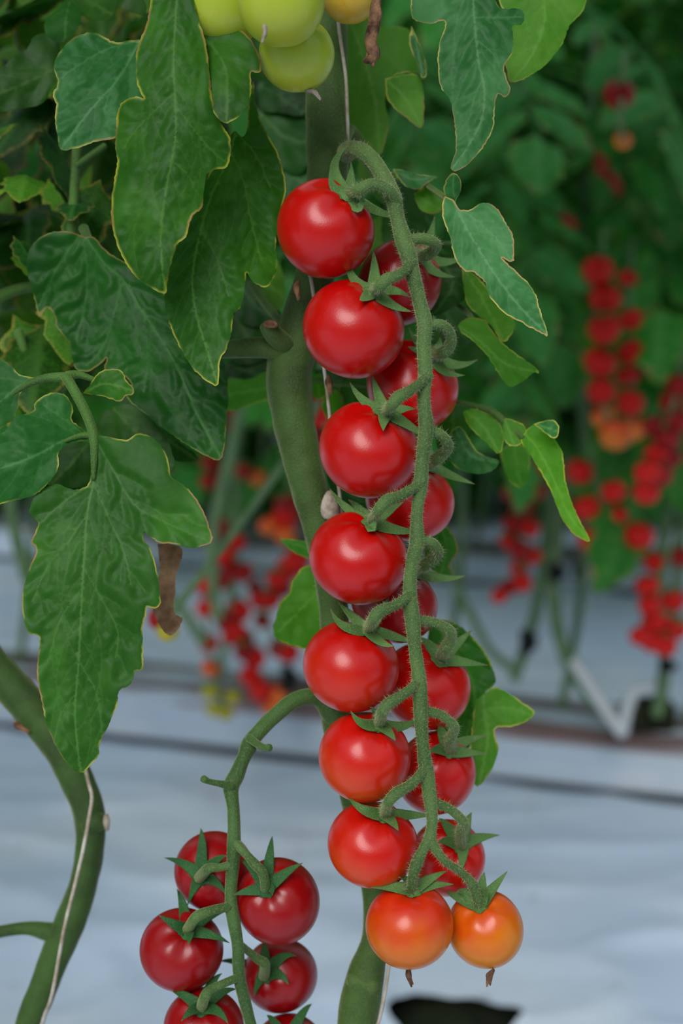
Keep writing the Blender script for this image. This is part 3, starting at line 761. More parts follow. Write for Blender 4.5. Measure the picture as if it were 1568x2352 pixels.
# =================================================================== main plant
ST = empty('tomato_plant', Vector((0.02, 0.52, 0.07)))
tag(ST, 'front tomato plant whose thick fuzzy stem carries the long red truss', 'plant')
stem_px = [(757, -120, .55, 44), (752, 50, .548, 46), (750, 220, .546, 48), (752, 330, .545, 49), (750, 420, .546, 46), (738, 540, .547, 45), (722, 640, .547, 46), (694, 740, .547, 50), (664, 850, .547, 53), (672, 950, .547, 49),
           (692, 1050, .547, 45), (712, 1130, .547, 42), (735, 1220, .547, 38), (752, 1300, .548, 36), (766, 1400, .55, 34), (768, 1520, .55, 33), (770, 1640, .55, 34), (790, 1740, .55, 31), (815, 1850, .55, 30), (852, 2000, .55, 29),
           (862, 2080, .55, 29), (860, 2160, .55, 31), (840, 2240, .55, 43), (826, 2310, .55, 47), (818, 2380, .55, 45), (800, 2700, .55, 42)]
v1, f1, t1, c, r = pix_tube(stem_px, 0.002, 28, 0.05)
pts = [P(*q[:3]) for q in stem_px[-1:]] + [Vector((0.015, 0.53, 0.18)), Vector((0.02, 0.52, 0.07))]
v2, f2, t2, _, _ = tube_data(pts, [42 * .55 / F] * 3, 0.01, 16)
v3, f3, t3, _, _ = tube_data([P(757, -110, .55), P(757, -300, .56), Vector((0.0, 0.60, 1.3)), Vector((-0.01, 0.62, 2.0))], [44 * .55 / F, 42 * .55 / F, 0.006, 0.005], 0.01, 16)
V, Fc, T = join([(v1, f1, t1 * 0), (v2, f2, t2 * 0), (v3, f3, t3 * 0)])
ms = mesh('stem', V, Fc, MAIN, ST, root_of(ST), {'tip': T})
ms.color = (0.78, 0.82, 0.8, 1)
hairs('stem_hair', [(c, r)], 9000, 0.0022, ms)
for pp, nm in (([(412, -75, .4935, 6), (440, -150, .50, 9), (600, -220, .525, 11), (757, -250, .553, 14)], 'leaf_stalk'), ([(1082, -55, .4995, 6), (1060, -120, .505, 8), (900, -190, .53, 10), (757, -220, .553, 13)], 'leaf_stalk'),
               ([(1240, -55, .5345, 6), (1180, -160, .54, 9), (950, -270, .55, 11), (757, -300, .556, 14)], 'leaf_stalk'), ([(430, 62, .5015, 5), (420, 0, .506, 6), (440, -150, .502, 8)], 'leaf_stalk'),
               ([(757, -160, .55, 18), (730, -215, .52, 16), (690, -215, .495, 14), (660, -175, .487, 11), (600, -150, .487, 8)], 'truss_stalk'),
               ([(672, 800, .545, 34), (640, 800, .543, 30), (600, 798, .542, 25), (550, 800, .542, 22), (500, 802, .545, 20), (440, 790, .555, 18)], 'side_shoot'),
               ([(655, 790, .540, 22), (635, 775, .536, 24), (620, 757, .532, 21), (616, 748, .531, 20)], 'pruned_stub'),
               ([(780, 345, .548, 20), (800, 300, .56, 17), (830, 340, .565, 15), (860, 390, .575, 12), (900, 405, .58, 9), (1010, 445, .575, 7)], 'leaf_stalk'),
               ([(850, 2262, .548, 34), (822, 2252, .547, 27), (806, 2254, .546, 17)], 'leaf_scar_swelling')):
    v, f, t, c2, r2 = pix_tube(pp, 0.0015, 16, 0.08)
    mesh(nm, v, f, MAIN, ST, root_of(ST), {'tip': t * 0})
for x, y, d, a, b, nm in ((757, 1163, .5385, 21, 34, 'scar'), (622, 745, .5265, 18, 10, 'cut_end')):
    V = []; Fc = []; n = 20
    for i in range(n):
        an = 2 * math.pi * i / n; q = 1 + 0.08 * math.sin(3 * an)
        V.append(P(x + a * math.cos(an) * q, y + b * math.sin(an) * q, d + 0.002))
    for i in range(n):
        an = 2 * math.pi * i / n; V.append(P(x + a * 0.8 * math.cos(an), y + b * 0.85 * math.sin(an), d - 0.0004))
    V.append(P(x, y, d + 0.0012))
    for i in range(n): Fc += [(i, (i + 1) % n, n + (i + 1) % n, n + i), (n + i, n + (i + 1) % n, 2 * n)]
    mesh(nm, V, Fc, SCAR if nm == 'scar' else DRIED, ST, root_of(ST))

# the long truss stalk
rach = [(795, 352, .535, 22), (800, 345, .525, 20), (825, 345, .515, 19), (855, 368, .509, 19), (882, 410, .505, 19), (903, 455, .502, 20), (912, 500, .501, 17), (926, 550, .50, 20), (940, 595, .499, 19), (953, 650, .499, 17), (965, 700, .499, 17),
        (975, 745, .499, 18), (973, 800, .4985, 16), (976, 855, .498, 17), (973, 920, .498, 15), (978, 985, .498, 18), (970, 1050, .498, 15), (966, 1110, .498, 17), (957, 1180, .498, 14), (957, 1245, .498, 18), (945, 1300, .498, 15),
        (941, 1365, .498, 17), (947, 1425, .498, 18), (953, 1490, .498, 15), (962, 1560, .498, 17), (966, 1635, .499, 17), (970, 1700, .499, 14), (978, 1765, .4995, 17), (988, 1840, .50, 16), (992, 1890, .50, 13), (986, 1925, .50, 14)]
v, f, t, rc, rr = pix_tube(rach, 0.0012, 18, 0.10)
forks = [[(986, 1925, .50, 13), (1000, 1950, .501, 12), (1022, 1978, .503, 10), (1055, 2000, .506, 10), (1078, 2022, .508, 11), (1085, 2032, .509, 13)]]
v3, f3, t3, c3, r3 = pix_tube(forks[0], 0.0012, 12, 0.08)
V, Fc, T = join([(v, f, t * 0), (v3, f3, t3 * 0)])
truss = mesh('truss_stalk', V, Fc, STEM, ST, root_of(ST), {'tip': T})
truss['label'] = 'long fuzzy green stalk of the red truss'
PEDS.append((rc, rr)); PEDS.append((c3, r3))

GF = 'tomatoes on the long front truss'
FD = 0.512
def lab_f(n, extra=''): return '%s tomato down the stem-side column of the long truss%s' % (n, extra)
tomato(748, 525, 114, 112, FD, (805, 455), [(802, 332, 768, 385), (806, 372, 806, 415), (757, 392, 768, 432), (836, 438, 822, 478), (925, 498, 865, 485)],
       [(912, 462, .501, 14), (893, 436, .496, 13), (855, 422, .494, 13), (826, 436, .494, 14)], T_RED, 'glossy red tomato, topmost on the long truss, touching the arched stalk', GF)
tomato(812, 755, 117, 112, FD, (862, 672), [(797, 585, 812, 640), (856, 573, 860, 622), (943, 685, 905, 668), (947, 716, 900, 700), (826, 690, 838, 684)],
       [(948, 602, .498, 13), (918, 630, .494, 12), (886, 643, .492, 15), (872, 658, .493, 14)], T_RED, 'red tomato second from the top, stem-side column of the long truss', GF)
tomato(847, 1032, 116, 110, FD, (888, 945), [(803, 877, 835, 920), (854, 862, 868, 905), (955, 940, 920, 940), (992, 1015, 935, 975), (880, 990, 880, 968)],
       [(986, 862, .497, 12), (945, 895, .493, 12), (915, 912, .491, 15), (898, 932, .492, 13)], T_RED, 'red tomato third from the top, stem-side column, its calyx like a star', GF)
tomato(823, 1281, 113, 106, FD, (858, 1193), [(757, 1122, 800, 1170), (800, 1148, 822, 1168), (928, 1152, 890, 1175), (972, 1218, 915, 1218), (868, 1182, 853, 1215)],
       [(968, 1110, .497, 12), (920, 1138, .493, 12), (888, 1150, .491, 15), (868, 1172, .492, 13)], T_RED, 'red tomato beside the pale oval scar, fourth from top', GF)
tomato(806, 1530, 112, 104, FD, (850, 1438), [(759, 1398, 790, 1438), (775, 1382, 808, 1415), (893, 1372, 872, 1405), (958, 1477, 905, 1462), (905, 1484, 872, 1474)],
       [(945, 1365, .497, 12), (903, 1392, .493, 12), (872, 1404, .491, 15), (856, 1422, .492, 13)], T_RED2, 'red tomato above the arched side stalk, fifth in stem-side column', GF)
tomato(837, 1738, 105, 104, FD, (872, 1652), [(805, 1632, 832, 1662), (850, 1624, 862, 1640), (972, 1645, 922, 1668), (908, 1702, 892, 1682)],
       [(968, 1562, .498, 12), (925, 1596, .494, 12), (892, 1615, .492, 14), (878, 1635, .493, 13)], T_RED3, 'orange-red tomato sixth from top of the stem-side column', GF)
tomato(856, 1939, 104, 96, FD, (885, 1858), [(800, 1830, 835, 1860), (992, 1874, 940, 1872), (915, 1908, 900, 1888), (880, 1832, 882, 1845)],
       [(980, 1762, .499, 12), (945, 1800, .495, 12), (910, 1822, .493, 14), (892, 1842, .493, 13)], T_RED3, 'orange-red tomato just above the large orange one, stem-side column', GF)
tomato(940, 2125, 101, 95, .507, (945, 2030), [(850, 2039, 895, 2037), (1027, 2000, 985, 2020), (1042, 2031, 990, 2034), (925, 2047, 932, 2040), (915, 2016, 930, 2022)],
       [(986, 1925, .50, 13), (970, 1955, .50, 12), (956, 1985, .50, 15), (948, 2012, .50, 12)], T_ORANGE, 'large orange tomato hanging at the very bottom, red-shouldered', GF, axial=0.96)
tomato(1114, 2133, 87, 96, .519, (1095, 2058), [(1165, 2001, 1130, 2042), (1112, 2003, 1106, 2035), (1116, 2040, 1112, 2056), (1024, 2048, 1055, 2062), (1048, 2052, 1068, 2052)],
       [(1085, 2032, .509, 13), (1090, 2044, .509, 12)], T_AMBER, 'amber tomato at the tip of the long truss, smallest and yellowest', GF, axial=1.07)
BD = 0.540
def back(x, y, rx, ry, cal, tips, ped, mat, label, d=BD): 
    tomato(x, y, rx * 1.0, ry, d, cal, tips, ped, mat, label, GF)
back(917, 650, 96, 103, (958, 592), [(998, 496, 985, 548), (1072, 588, 1015, 602), (1046, 636, 995, 622), (900, 560, 930, 575)],
     [(935, 552, .502, 13), (970, 548, .503, 13), (1000, 560, .507, 13), (992, 578, .512, 14), (972, 588, .516, 14)], T_DEEP, 'deep red tomato half hidden behind the topmost two', BD + .004)
back(947, 885, 109, 100, (1000, 818), [(1097, 826, 1045, 838), (1068, 862, 1020, 852), (938, 752, 962, 790), (936, 796, 965, 808), (1010, 775, 1006, 798)],
     [(980, 748, .501, 12), (1012, 745, .502, 12), (1034, 768, .506, 13), (1032, 795, .511, 14), (1015, 812, .515, 14)], T_RED, 'red tomato behind the stalk between the second and third front ones', BD)
back(941, 1145, 106, 95, (988, 1065), [(1090, 1112, 1035, 1092), (985, 1020, 986, 1042), (930, 1060, 958, 1058)],
     [(985, 990, .50, 12), (1012, 998, .502, 12), (1028, 1022, .506, 13), (1018, 1042, .512, 14), (1000, 1056, .515, 14)], T_RED, 'red tomato behind the stalk below the curling side sepals', BD)
back(905, 1380, 103, 92, (960, 1305), [(1070, 1322, 1010, 1328), (990, 1336, 975, 1322), (962, 1262, 962, 1285), (900, 1300, 930, 1300)],
     [(962, 1242, .50, 12), (990, 1246, .502, 12), (1006, 1268, .506, 13), (992, 1286, .512, 14), (975, 1298, .515, 14)], T_DEEP, 'small-looking deep red tomato mostly hidden behind fourth and fifth', BD + .002)
back(977, 1575, 104, 98, (1013, 1503), [(1083, 1447, 1050, 1478), (1120, 1528, 1060, 1520), (963, 1464, 985, 1482), (1008, 1524, 1010, 1518)],
     [(955, 1425, .50, 12), (1000, 1430, .502, 11), (1034, 1450, .506, 12), (1032, 1474, .511, 14), (1022, 1490, .514, 14)], T_RED2, 'broad red tomato against the dark green leaf, right of the stalk', BD)
back(1000, 1775, 92, 100, (1028, 1708), [(1118, 1690, 1070, 1702), (1118, 1731, 1068, 1728), (985, 1728, 1005, 1722), (1008, 1662, 1015, 1685)],
     [(970, 1632, .50, 12), (1012, 1642, .502, 11), (1042, 1668, .506, 12), (1038, 1688, .511, 13), (1032, 1698, .514, 13)], T_RED2, 'red tomato against the pale leaf, second lowest of the rear column', BD)
back(1027, 1970, 86, 92, (1052, 1922), [(1083, 1866, 1070, 1895), (1147, 1918, 1098, 1925), (1056, 2010, 1062, 1965), (1004, 1937, 1028, 1932), (1008, 1880, 1028, 1900)],
     [(990, 1842, .501, 12), (1032, 1858, .503, 11), (1062, 1885, .507, 12), (1062, 1898, .511, 14), (1056, 1912, .515, 12)], T_RED3, 'red tomato crossed by the thin stalk of the amber one', BD + .002)

# second truss, lower left
T2 = .532
r2p = [(770, 1650, .548, 26), (735, 1608, .546, 20), (705, 1600, .543, 19), (670, 1612, .54, 19), (630, 1645, .536, 18), (590, 1685, .532, 17), (572, 1712, .531, 20), (560, 1740, .53, 16), (543, 1780, .528, 18), (530, 1810, .527, 18), (536, 1860, .525, 14),
       (537, 1930, .523, 16), (535, 1985, .522, 15), (530, 2050, .522, 14), (533, 2095, .522, 15), (545, 2165, .522, 14), (549, 2240, .522, 14), (562, 2300, .523, 14), (578, 2360, .524, 13), (600, 2430, .526, 12)]
v, f, t, c, r = pix_tube(r2p, 0.0014, 16, 0.08); S = [(v, f, t * 0)]; tb = [(c, r)]
for pp in ([(572, 1695, .528, 10), (590, 1708, .524, 9), (605, 1717, .521, 9), (619, 1717, .519, 9)], [(530, 1805, .525, 12), (505, 1800, .522, 8), (480, 1795, .52, 7), (467, 1789, .518, 9)]):
    v, f, t, c, r = pix_tube(pp, 0.0012, 10, 0.08); S.append((v, f, t * 0)); tb.append((c, r))
V, Fc, T = join(S)
tr2 = mesh('truss_stalk', V, Fc, STEM, ST, root_of(ST), {'tip': T}); tr2['label'] = 'arched green stalk of the small lower truss with two bare stubs'
tr2.color = (0.72, 0.85, 0.8, 1)
G2 = 'tomatoes on the small lower truss'
def low(x, y, rx, ry, d, cal, tips, ped, label):
    tomato(x, y, rx, ry, d, cal, tips, ped, T_DEEP, label, G2, CALYXD, sw=15, pr=11)
low(492, 2001, 91, 93, .548, (466, 1994), [(461, 1902, 464, 1945), (377, 1970, 425, 1986), (430, 2080, 448, 2035), (520, 2056, 492, 2024), (520, 1965, 492, 1980)], [(528, 1988, .521, 10), (500, 1993, .52, 9), (478, 1995, .52, 12)], 'deep red tomato at the top back of the small lower truss')
low(638, 2070, 97, 103, .530, (615, 2017), [(625, 1920, 619, 1968), (695, 1982, 655, 2006), (625, 2056, 622, 2042), (536, 2056, 572, 2046), (552, 1976, 582, 1998)], [(540, 1935, .522, 11), (565, 1962, .519, 10), (588, 1988, .516, 12), (603, 2005, .514, 11)], 'largest deep red tomato of the small lower truss, nearest the main stem')
low(417, 2181, 95, 93, .535, (438, 2116), [(406, 2042, 420, 2080), (364, 2102, 398, 2122), (433, 2172, 435, 2145), (527, 2166, 480, 2146), (514, 2096, 478, 2106)], [(528, 2082, .521, 11), (490, 2090, .518, 11), (458, 2102, .516, 13), (445, 2112, .516, 12)], 'deep red tomato hanging furthest out on the small lower truss')
low(643, 2240, 84, 92, .560, (612, 2215), [(606, 2165, 608, 2190), (680, 2196, 645, 2200), (662, 2262, 640, 2238), (582, 2290, 596, 2252), (502, 2208, 555, 2212)], [(545, 2165, .522, 9), (570, 2185, .53, 9), (595, 2205, .533, 11), (608, 2214, .534, 12)], 'deep red tomato just under the largest one of the lower truss')
low(468, 2362, 92, 92, .532, (468, 2292), [(510, 2236, 485, 2262), (383, 2268, 425, 2288), (416, 2346, 440, 2322), (524, 2352, 498, 2322), (543, 2272, 505, 2282)], [(547, 2245, .521, 10), (515, 2258, .517, 10), (485, 2272, .515, 10), (472, 2286, .514, 12)], 'deep red tomato cut by the frame bottom on the lower truss')
low(662, 2415, 84, 90, .555, (660, 2372), [(716, 2306, 690, 2335), (612, 2332, 632, 2352), (700, 2420, 680, 2395)], None, 'deep red tomato only just showing its top at the frame bottom')

# unripe truss at the top
G3 = 'unripe tomatoes of the upper truss'
def unripe(x, y, rx, ry, d, mat, label):
    cy_ = y - 0.93 * ry
    return tomato(x, y, rx, ry, d, (x, cy_), [(x - .6 * rx, y - 1.02 * ry), (x + .6 * rx, y - 1.02 * ry), (x - .3 * rx, y - .78 * ry), (x + .33 * rx, y - .78 * ry), (x, y - 1.3 * ry)],
                  [(660, -175, .487, 10), ((660 + x) / 2, (cy_ - 175) / 2, (d + .487) / 2, 10), (x, cy_ - 20, d, 11)], mat, label, G3, sw=13)
u1 = unripe(517, 12, 90, 96, .500, T_GREEN, 'pale green unripe tomato in front of the large hanging leaf')
u2 = unripe(645, 3, 100, 102, .472, T_GREEN, 'middle green unripe tomato with a brown dried blossom end')
u3 = unripe(681, 125, 88, 85, .497, T_GREEN, 'lowest green unripe tomato, lying against the main stem')
u4 = unripe(803, -18, 68, 71, .520, T_YELLOW, 'yellow-orange turning tomato at the top beside the string')
def shard(name, path, rads, parent, mat=DRIED, seed=0, n=3):
    S = []; R = random.Random(seed)
    for i in range(n):
        pp = [(x + R.uniform(-3, 3) * j, y + R.uniform(-2, 2) * j, d + R.uniform(-.0006, .0006), r * R.uniform(0.6, 1.1)) for j, ((x, y, d), r) in enumerate(zip(path, rads))]
        v, f, t, c, r = pix_tube(pp, 0.0007, 7, 0.6, seed + i); S.append((v, f, t))
    V, Fc, T = join(S); return mesh(name, V, Fc, mat, parent, root_of(parent) if parent else None, {'tip': T * 0})
shard('dried_blossom', [(607, 60, .4575), (608, 76, .457), (607, 97, .458)], [6, 6, 3], u2, SCAR, 1)
shard('dried_blossom', [(704, 208, .497), (722, 213, .496), (735, 226, .496)], [5, 7, 3], u3, SCAR, 2)
tm = [o for o in bpy.data.objects if o.name.startswith('tomato') and o.get('label', '').startswith(('large orange', 'amber'))]
shard('dried_blossom', [(938, 2217, .507), (937, 2240, .507), (946, 2264, .507)], [3, 6, 2], tm[0], DRIED, 3)
shard('dried_blossom', [(1133, 2227, .514), (1124, 2243, .514), (1120, 2262, .514)], [3, 6, 2], tm[1], DRIED, 5)
for i, (path, lab) in enumerate(((([(686, 645, .528), (683, 662, .527), (687, 688, .527)]), 'dried brown blossom stuck on the stem beside the top tomato'),
                                 (([(754, 862, .53), (756, 880, .53), (760, 905, .53)]), 'dried brown blossom caught on the string'))):
    o = shard('dried_blossom', path, [3, 8, 2], None, DRIED, 9 + i); tag(o, lab, 'dried flower')
o = shard('withered_leaf', [(866, -10, .50), (858, 40, .50), (852, 85, .50), (850, 120, .50), (848, 146, .50)], [10, 17, 15, 12, 6], ST, DRIED, 15, 4)

for i, pq in enumerate(([(1322, 285), (1335, 310), (1350, 345)], [(1372, 350), (1382, 380), (1392, 405)], [(1395, 390), (1408, 415), (1420, 445)], [(1290, 495), (1305, 505), (1320, 520)])):
    o = shard('dried_leaf', [(x, y, 1.42) for x, y in pq], [8, 15, 6], None, RUST, 40 + i, 3)
    tag(o, '%s of the rusty shrivelled leaves high among the blurred foliage' % ordw(i), 'dried leaf')
# fuzz of the truss
hairs('stem_hair', PEDS, 16000, 0.0021, truss)
hairs('stem_hair', tb, 5000, 0.001, tr2, 0.00003)

# supporting strings
def string(pp, label, r=3.6):
    v, f, t, c, r_ = pix_tube([(x, y, d, r) for x, y, d in pp], 0.003, 8, 0.05)
    tag(mesh('support_string', v, f, TWINE, None), label, 'string')
string([(768, -60, .535), (777, 55, .537), (786, 120, .537), (794, 180, .538), (797, 250, .539), (798, 320, .543), (790, 420, .556), (745, 500, .562), (712, 560, .556), (706, 600, .542), (717, 660, .535), (730, 760, .535), (746, 860, .5375), (756, 950, .54), (768, 1060, .542), (779, 1130, .544),
        (787, 1220, .546), (790, 1290, .55), (800, 1500, .56), (840, 1800, .566), (885, 2040, .562), (897, 2160, .552), (890, 2240, .545), (874, 2330, .542), (850, 2420, .545), (830, 2700, .53)],
       'white support string wound round the main stem behind the long truss', 4)

# =================================================================== the left plant
LP = empty('tomato_plant', Vector((-0.13, 0.56, 0.07)))
tag(LP, 'tomato plant with the thick bare stem bending down beside the lobed leaf', 'plant')
ls = [(-120, 1400, .61, 40), (-20, 1525, .605, 41), (60, 1615, .60, 43), (130, 1705, .597, 40), (180, 1800, .595, 38), (205, 1870, .595, 36), (206, 1950, .595, 33), (188, 2040, .595, 32), (160, 2120, .595, 37), (125, 2200, .595, 34), (95, 2280, .595, 33), (66, 2360, .595, 32), (20, 2600, .59, 32)]
v, f, t, c, r = pix_tube(ls, 0.003, 20, 0.06); S = [(v, f, t * 0)]
for pp in ([(205, 1890, .592, 30), (228, 1890, .591, 24), (240, 1895, .59, 14)], [(150, 2150, .595, 28), (110, 2140, .595, 22), (60, 2132, .595, 15), (0, 2140, .595, 14), (-80, 2160, .6, 14)]):
    v, f, t, c2, r2_ = pix_tube(pp, 0.002, 14, 0.06); S.append((v, f, t * 0))
v, f, t, _, _ = tube_data([P(20, 2600, .59), Vector((-0.13, 0.55, 0.2)), Vector((-0.13, 0.56, 0.07))], [32 * .59 / F] * 3, 0.01, 14); S.append((v, f, t * 0))
V, Fc, T = join(S)
lst = mesh('stem', V, Fc, MAIN, LP, root_of(LP), {'tip': T}); lst.color = (0.58, 0.70, 0.58, 1)
shard('scar', [(244, 1872, .586), (246, 1888, .585), (243, 1905, .586)], [6, 8, 5], LP, SCAR, 21, 2)
shard('scar', [(36, 1660, .59), (46, 1672, .59), (62, 1682, .59)], [6, 9, 5], LP, DRIED, 22, 2)
string([(190, 1740, .60), (204, 1800, .576), (211, 1832, .572), (204, 1880, .568), (190, 1955, .567), (170, 2040, .567), (150, 2120, .565), (135, 2200, .568), (118, 2290, .572), (92, 2370, .58), (50, 2600, .59)], 'white string running down the bare bending stem', 4.5)

# ---- traced foreground leaves
K = dict
# big hanging leaf, top
leaf(ST, [(350, -80), (345, 0), (336, 55), (321, 90), (312, 130), (313, 180), (322, 212), (329, 226), (312, 222), (282, 234), (269, 262), (266, 300), (264, 335), (269, 372), (261, 420), (255, 480), (262, 540), (282, 592), (312, 636), (345, 660), (380, 674),
          (382, 642), (395, 592), (405, 562), (426, 545), (440, 500), (464, 476), (468, 442), (474, 402), (500, 388), (521, 384), (530, 350), (526, 312), (508, 285), (494, 250), (485, 210), (480, 150), (470, 90), (450, 20), (440, -80)],
     [(412, -80), (402, 60), (398, 150), (402, 230), (404, 300), (396, 360), (382, 430), (372, 500), (370, 580), (379, 668)],
     .494, .478, -0.006, LEAF, (1.0, 1.0, 0.9), label='large hanging leaf with a yellow rolled margin', step=7, vein_gap=76, bulge=6, fold=0.12, curl=0.22, wave=8, edgew=6.5, seed=3,
     ribs=[[(402, 240), (440, 290), (480, 340), (515, 370)], [(403, 210), (360, 250), (310, 300), (285, 340)], [(395, 370), (430, 400), (450, 440)]])
leaf(ST, [(395, 60), (450, 40), (540, 60), (588, 110), (600, 155), (592, 168), (577, 165), (577, 200), (572, 236), (550, 266), (518, 283), (494, 264), (480, 236), (486, 220), (472, 196), (445, 150), (410, 110)],
     [(430, 60), (490, 110), (520, 170), (520, 275)], .502, .482, -.004, LEAF, 0.85, step=8, vein_gap=60, bulge=4, fold=0.2, seed=5, edgew=5)
leaf(ST, [(582, 185), (590, 250), (610, 300), (635, 345), (650, 390), (656, 440), (642, 500), (634, 560), (636, 610), (626, 645), (605, 660), (578, 645), (566, 626), (560, 680), (550, 708), (536, 722), (532, 762), (520, 800), (505, 830), (500, 884),
          (470, 872), (440, 842), (410, 792), (388, 742), (377, 690), (380, 650), (400, 570), (450, 480), (480, 400), (515, 345), (528, 315), (540, 300), (554, 314), (566, 300), (570, 240)],
     [(540, 305), (522, 370), (485, 450), (456, 550), (442, 640), (450, 720), (474, 800), (498, 880)], .522, .500, -.004, LEAF, (1.3, 1.22, 1.3), step=7, vein_gap=66, bulge=7, fold=0.10, curl=0.12, wave=8, edgew=5, seed=9,
     ribs=[[(530, 345), (560, 420), (575, 500), (600, 600)], [(548, 310), (590, 360), (620, 430)], [(462, 530), (500, 600), (525, 680)]], label='long leaf hanging beside the top tomato, yellowing margin')
leaf(LP, [(322, 92), (300, 92), (265, 97), (240, 85), (215, 75), (188, 78), (158, 95), (132, 128), (124, 158), (133, 190), (121, 216), (129, 240), (126, 270), (131, 310), (140, 343), (178, 340), (222, 325), (268, 316), (300, 280), (330, 220), (335, 140)],
     [(320, 96), (272, 180), (200, 262), (142, 340)], .522, .508, -.004, LEAFC, (1.0, 1.05, 1.15), step=7.5, vein_gap=60, bulge=7, fold=0.06, wave=7, edgew=6, seed=12, ribs=[[(310, 95), (240, 115), (180, 150), (140, 180)], [(262, 195), (240, 250), (250, 300)]])
leaf(LP, [(-60, 140), (0, 155), (30, 130), (62, 112), (78, 84), (110, 78), (135, 100), (140, 160), (120, 200), (100, 235), (60, 248), (0, 258), (-60, 270)], [(140, 150), (60, 190), (-55, 235)], .56, .55, 0, LEAF, 0.62, step=9, vein_gap=55, seed=14)
leaf(LP, [(135, 20), (105, 45), (105, 80), (135, 97), (160, 85), (185, 55), (180, 20), (150, 0)], [(160, 5), (150, 50), (150, 92)], .555, .545, 0, LEAFD, 0.8, step=9, vein_gap=40, seed=15)
leaf(LP, [(140, -40), (230, -50), (300, -30), (335, 10), (330, 35), (285, 20), (268, 0), (262, 30), (240, 48), (200, 38), (160, 20)], [(140, -20), (200, 0), (260, 35)], .565, .55, 0, LEAF, 0.55, step=10, vein_gap=45, seed=16)
# the dark broad leaf in the middle left
leaf(LP, [(195, 545), (170, 535), (150, 531), (112, 535), (78, 558), (62, 592), (66, 640), (80, 690), (91, 727), (107, 706), (124, 722), (131, 752), (160, 790), (166, 820), (173, 846), (200, 853), (228, 838), (246, 822), (240, 852), (275, 858), (302, 882), (292, 915), (348, 962), (400, 1002),
          (450, 1035), (480, 1050), (508, 1053), (519, 980), (524, 900), (516, 840), (490, 790), (420, 720), (340, 640), (300, 610), (250, 580), (215, 545)],
     [(198, 545), (240, 605), (282, 642), (330, 720), (400, 830), (452, 950), (505, 1048)], .545, .525, 0.004, LEAFD, (0.9, 1.0, 0.9), step=7.5, vein_gap=84, bulge=7, fold=0.05, wave=9, edgew=4, seed=18,
     label='broad dark green leaf with a pointed tip', ribs=[[(190, 548), (200, 620), (195, 700), (175, 780)], [(282, 645), (262, 720), (240, 790), (200, 840)], [(180, 545), (140, 600), (90, 700)], [(330, 720), (340, 820), (330, 900)]])
# lobed leaf, lower left
leaf(LP, [(212, 1000), (232, 1001), (262, 1006), (290, 1010), (318, 996), (350, 1005), (380, 1040), (391, 1082), (392, 1094), (430, 1122), (460, 1160), (484, 1220), (487, 1244), (468, 1254), (438, 1258), (400, 1250), (365, 1246), (345, 1232), (331, 1224), (330, 1240), (346, 1262), (360, 1310), (367, 1360), (368, 1388),
          (355, 1398), (338, 1394), (336, 1410), (328, 1440), (328, 1490), (329, 1520), (325, 1540), (310, 1542), (308, 1556), (296, 1574), (273, 1588), (268, 1620), (250, 1662), (230, 1708), (226, 1736), (214, 1750), (190, 1774), (165, 1765), (132, 1722), (108, 1665), (93, 1600), (85, 1540), (91, 1480), (88, 1460), (64, 1452),
          (52, 1404), (52, 1362), (66, 1308), (82, 1268), (80, 1254), (70, 1244), (84, 1215), (88, 1200), (68, 1178), (74, 1150), (95, 1125), (130, 1112), (165, 1124), (190, 1120), (206, 1104), (212, 1050), (208, 1010)],
     [(216, 995), (218, 1060), (214, 1110), (200, 1180), (193, 1280), (186, 1400), (180, 1530), (172, 1640), (184, 1768)], .512, .498, -.006, LEAF, (1.2, 1.07, 1.6), step=7, vein_gap=100, vein_ang=36, bulge=6, fold=0.04, wave=7, edgew=4.5, seed=21, vw=2.8,
     label='front lobed leaf pointing down with pale veins and a slit', ribs=[[(225, 1020), (260, 1080), (310, 1160), (380, 1200), (470, 1240)], [(214, 1110), (250, 1190), (285, 1270), (300, 1340)], [(200, 1180), (160, 1240), (110, 1300), (75, 1380)],
     [(188, 1300), (230, 1370), (270, 1450), (265, 1510)], [(188, 1350), (140, 1420), (110, 1520)], [(181, 1520), (220, 1590), (235, 1680)], [(214, 1112), (150, 1150), (95, 1200)], [(176, 1590), (140, 1640), (125, 1700)]])
leaf(LP, [(206, 1002), (190, 985), (165, 965), (168, 940), (158, 915), (140, 903), (110, 904), (80, 925), (76, 945), (40, 955), (10, 990), (-60, 1040), (-60, 1160), (30, 1150), (80, 1136), (108, 1112), (132, 1080), (135, 1042), (152, 1022), (200, 1010)],
     [(205, 1004), (150, 1010), (90, 1042), (20, 1070), (-55, 1090)], .514, .505, -.006, LEAFC, (0.9, 1.02, 0.8), step=7.5, vein_gap=60, bulge=5, fold=0.12, wave=8, edgew=4, seed=24, ribs=[[(200, 1004), (150, 965), (100, 930)]])
leaf(LP, [(-60, 820), (0, 825), (28, 842), (48, 862), (80, 868), (84, 878), (60, 888), (45, 912), (40, 942), (15, 975), (-60, 1010)], [(80, 872), (40, 890), (0, 922), (-55, 950)], .52, .515, 0, LEAFC, (0.85, 1.0, 0.8), step=8, vein_gap=50, bulge=4, seed=26)
leaf(LP, [(188, 906), (205, 885), (222, 860), (246, 848), (278, 852), (290, 873), (307, 893), (305, 906), (290, 908), (276, 922), (240, 912), (196, 904)], [(190, 904), (240, 882), (303, 896)], .512, .505, -.003, LEAF, 1.05, step=6.5, vein_gap=44, bulge=4, seed=27)
leaf(LP, [(218, 985), (230, 955), (255, 935), (300, 930), (350, 965), (382, 1005), (400, 1060), (392, 1085), (330, 1020), (262, 1015)], [(255, 930), (290, 970), (395, 1070)], .55, .54, 0, LEAF, 0.62, step=9, vein_gap=40, seed=28)
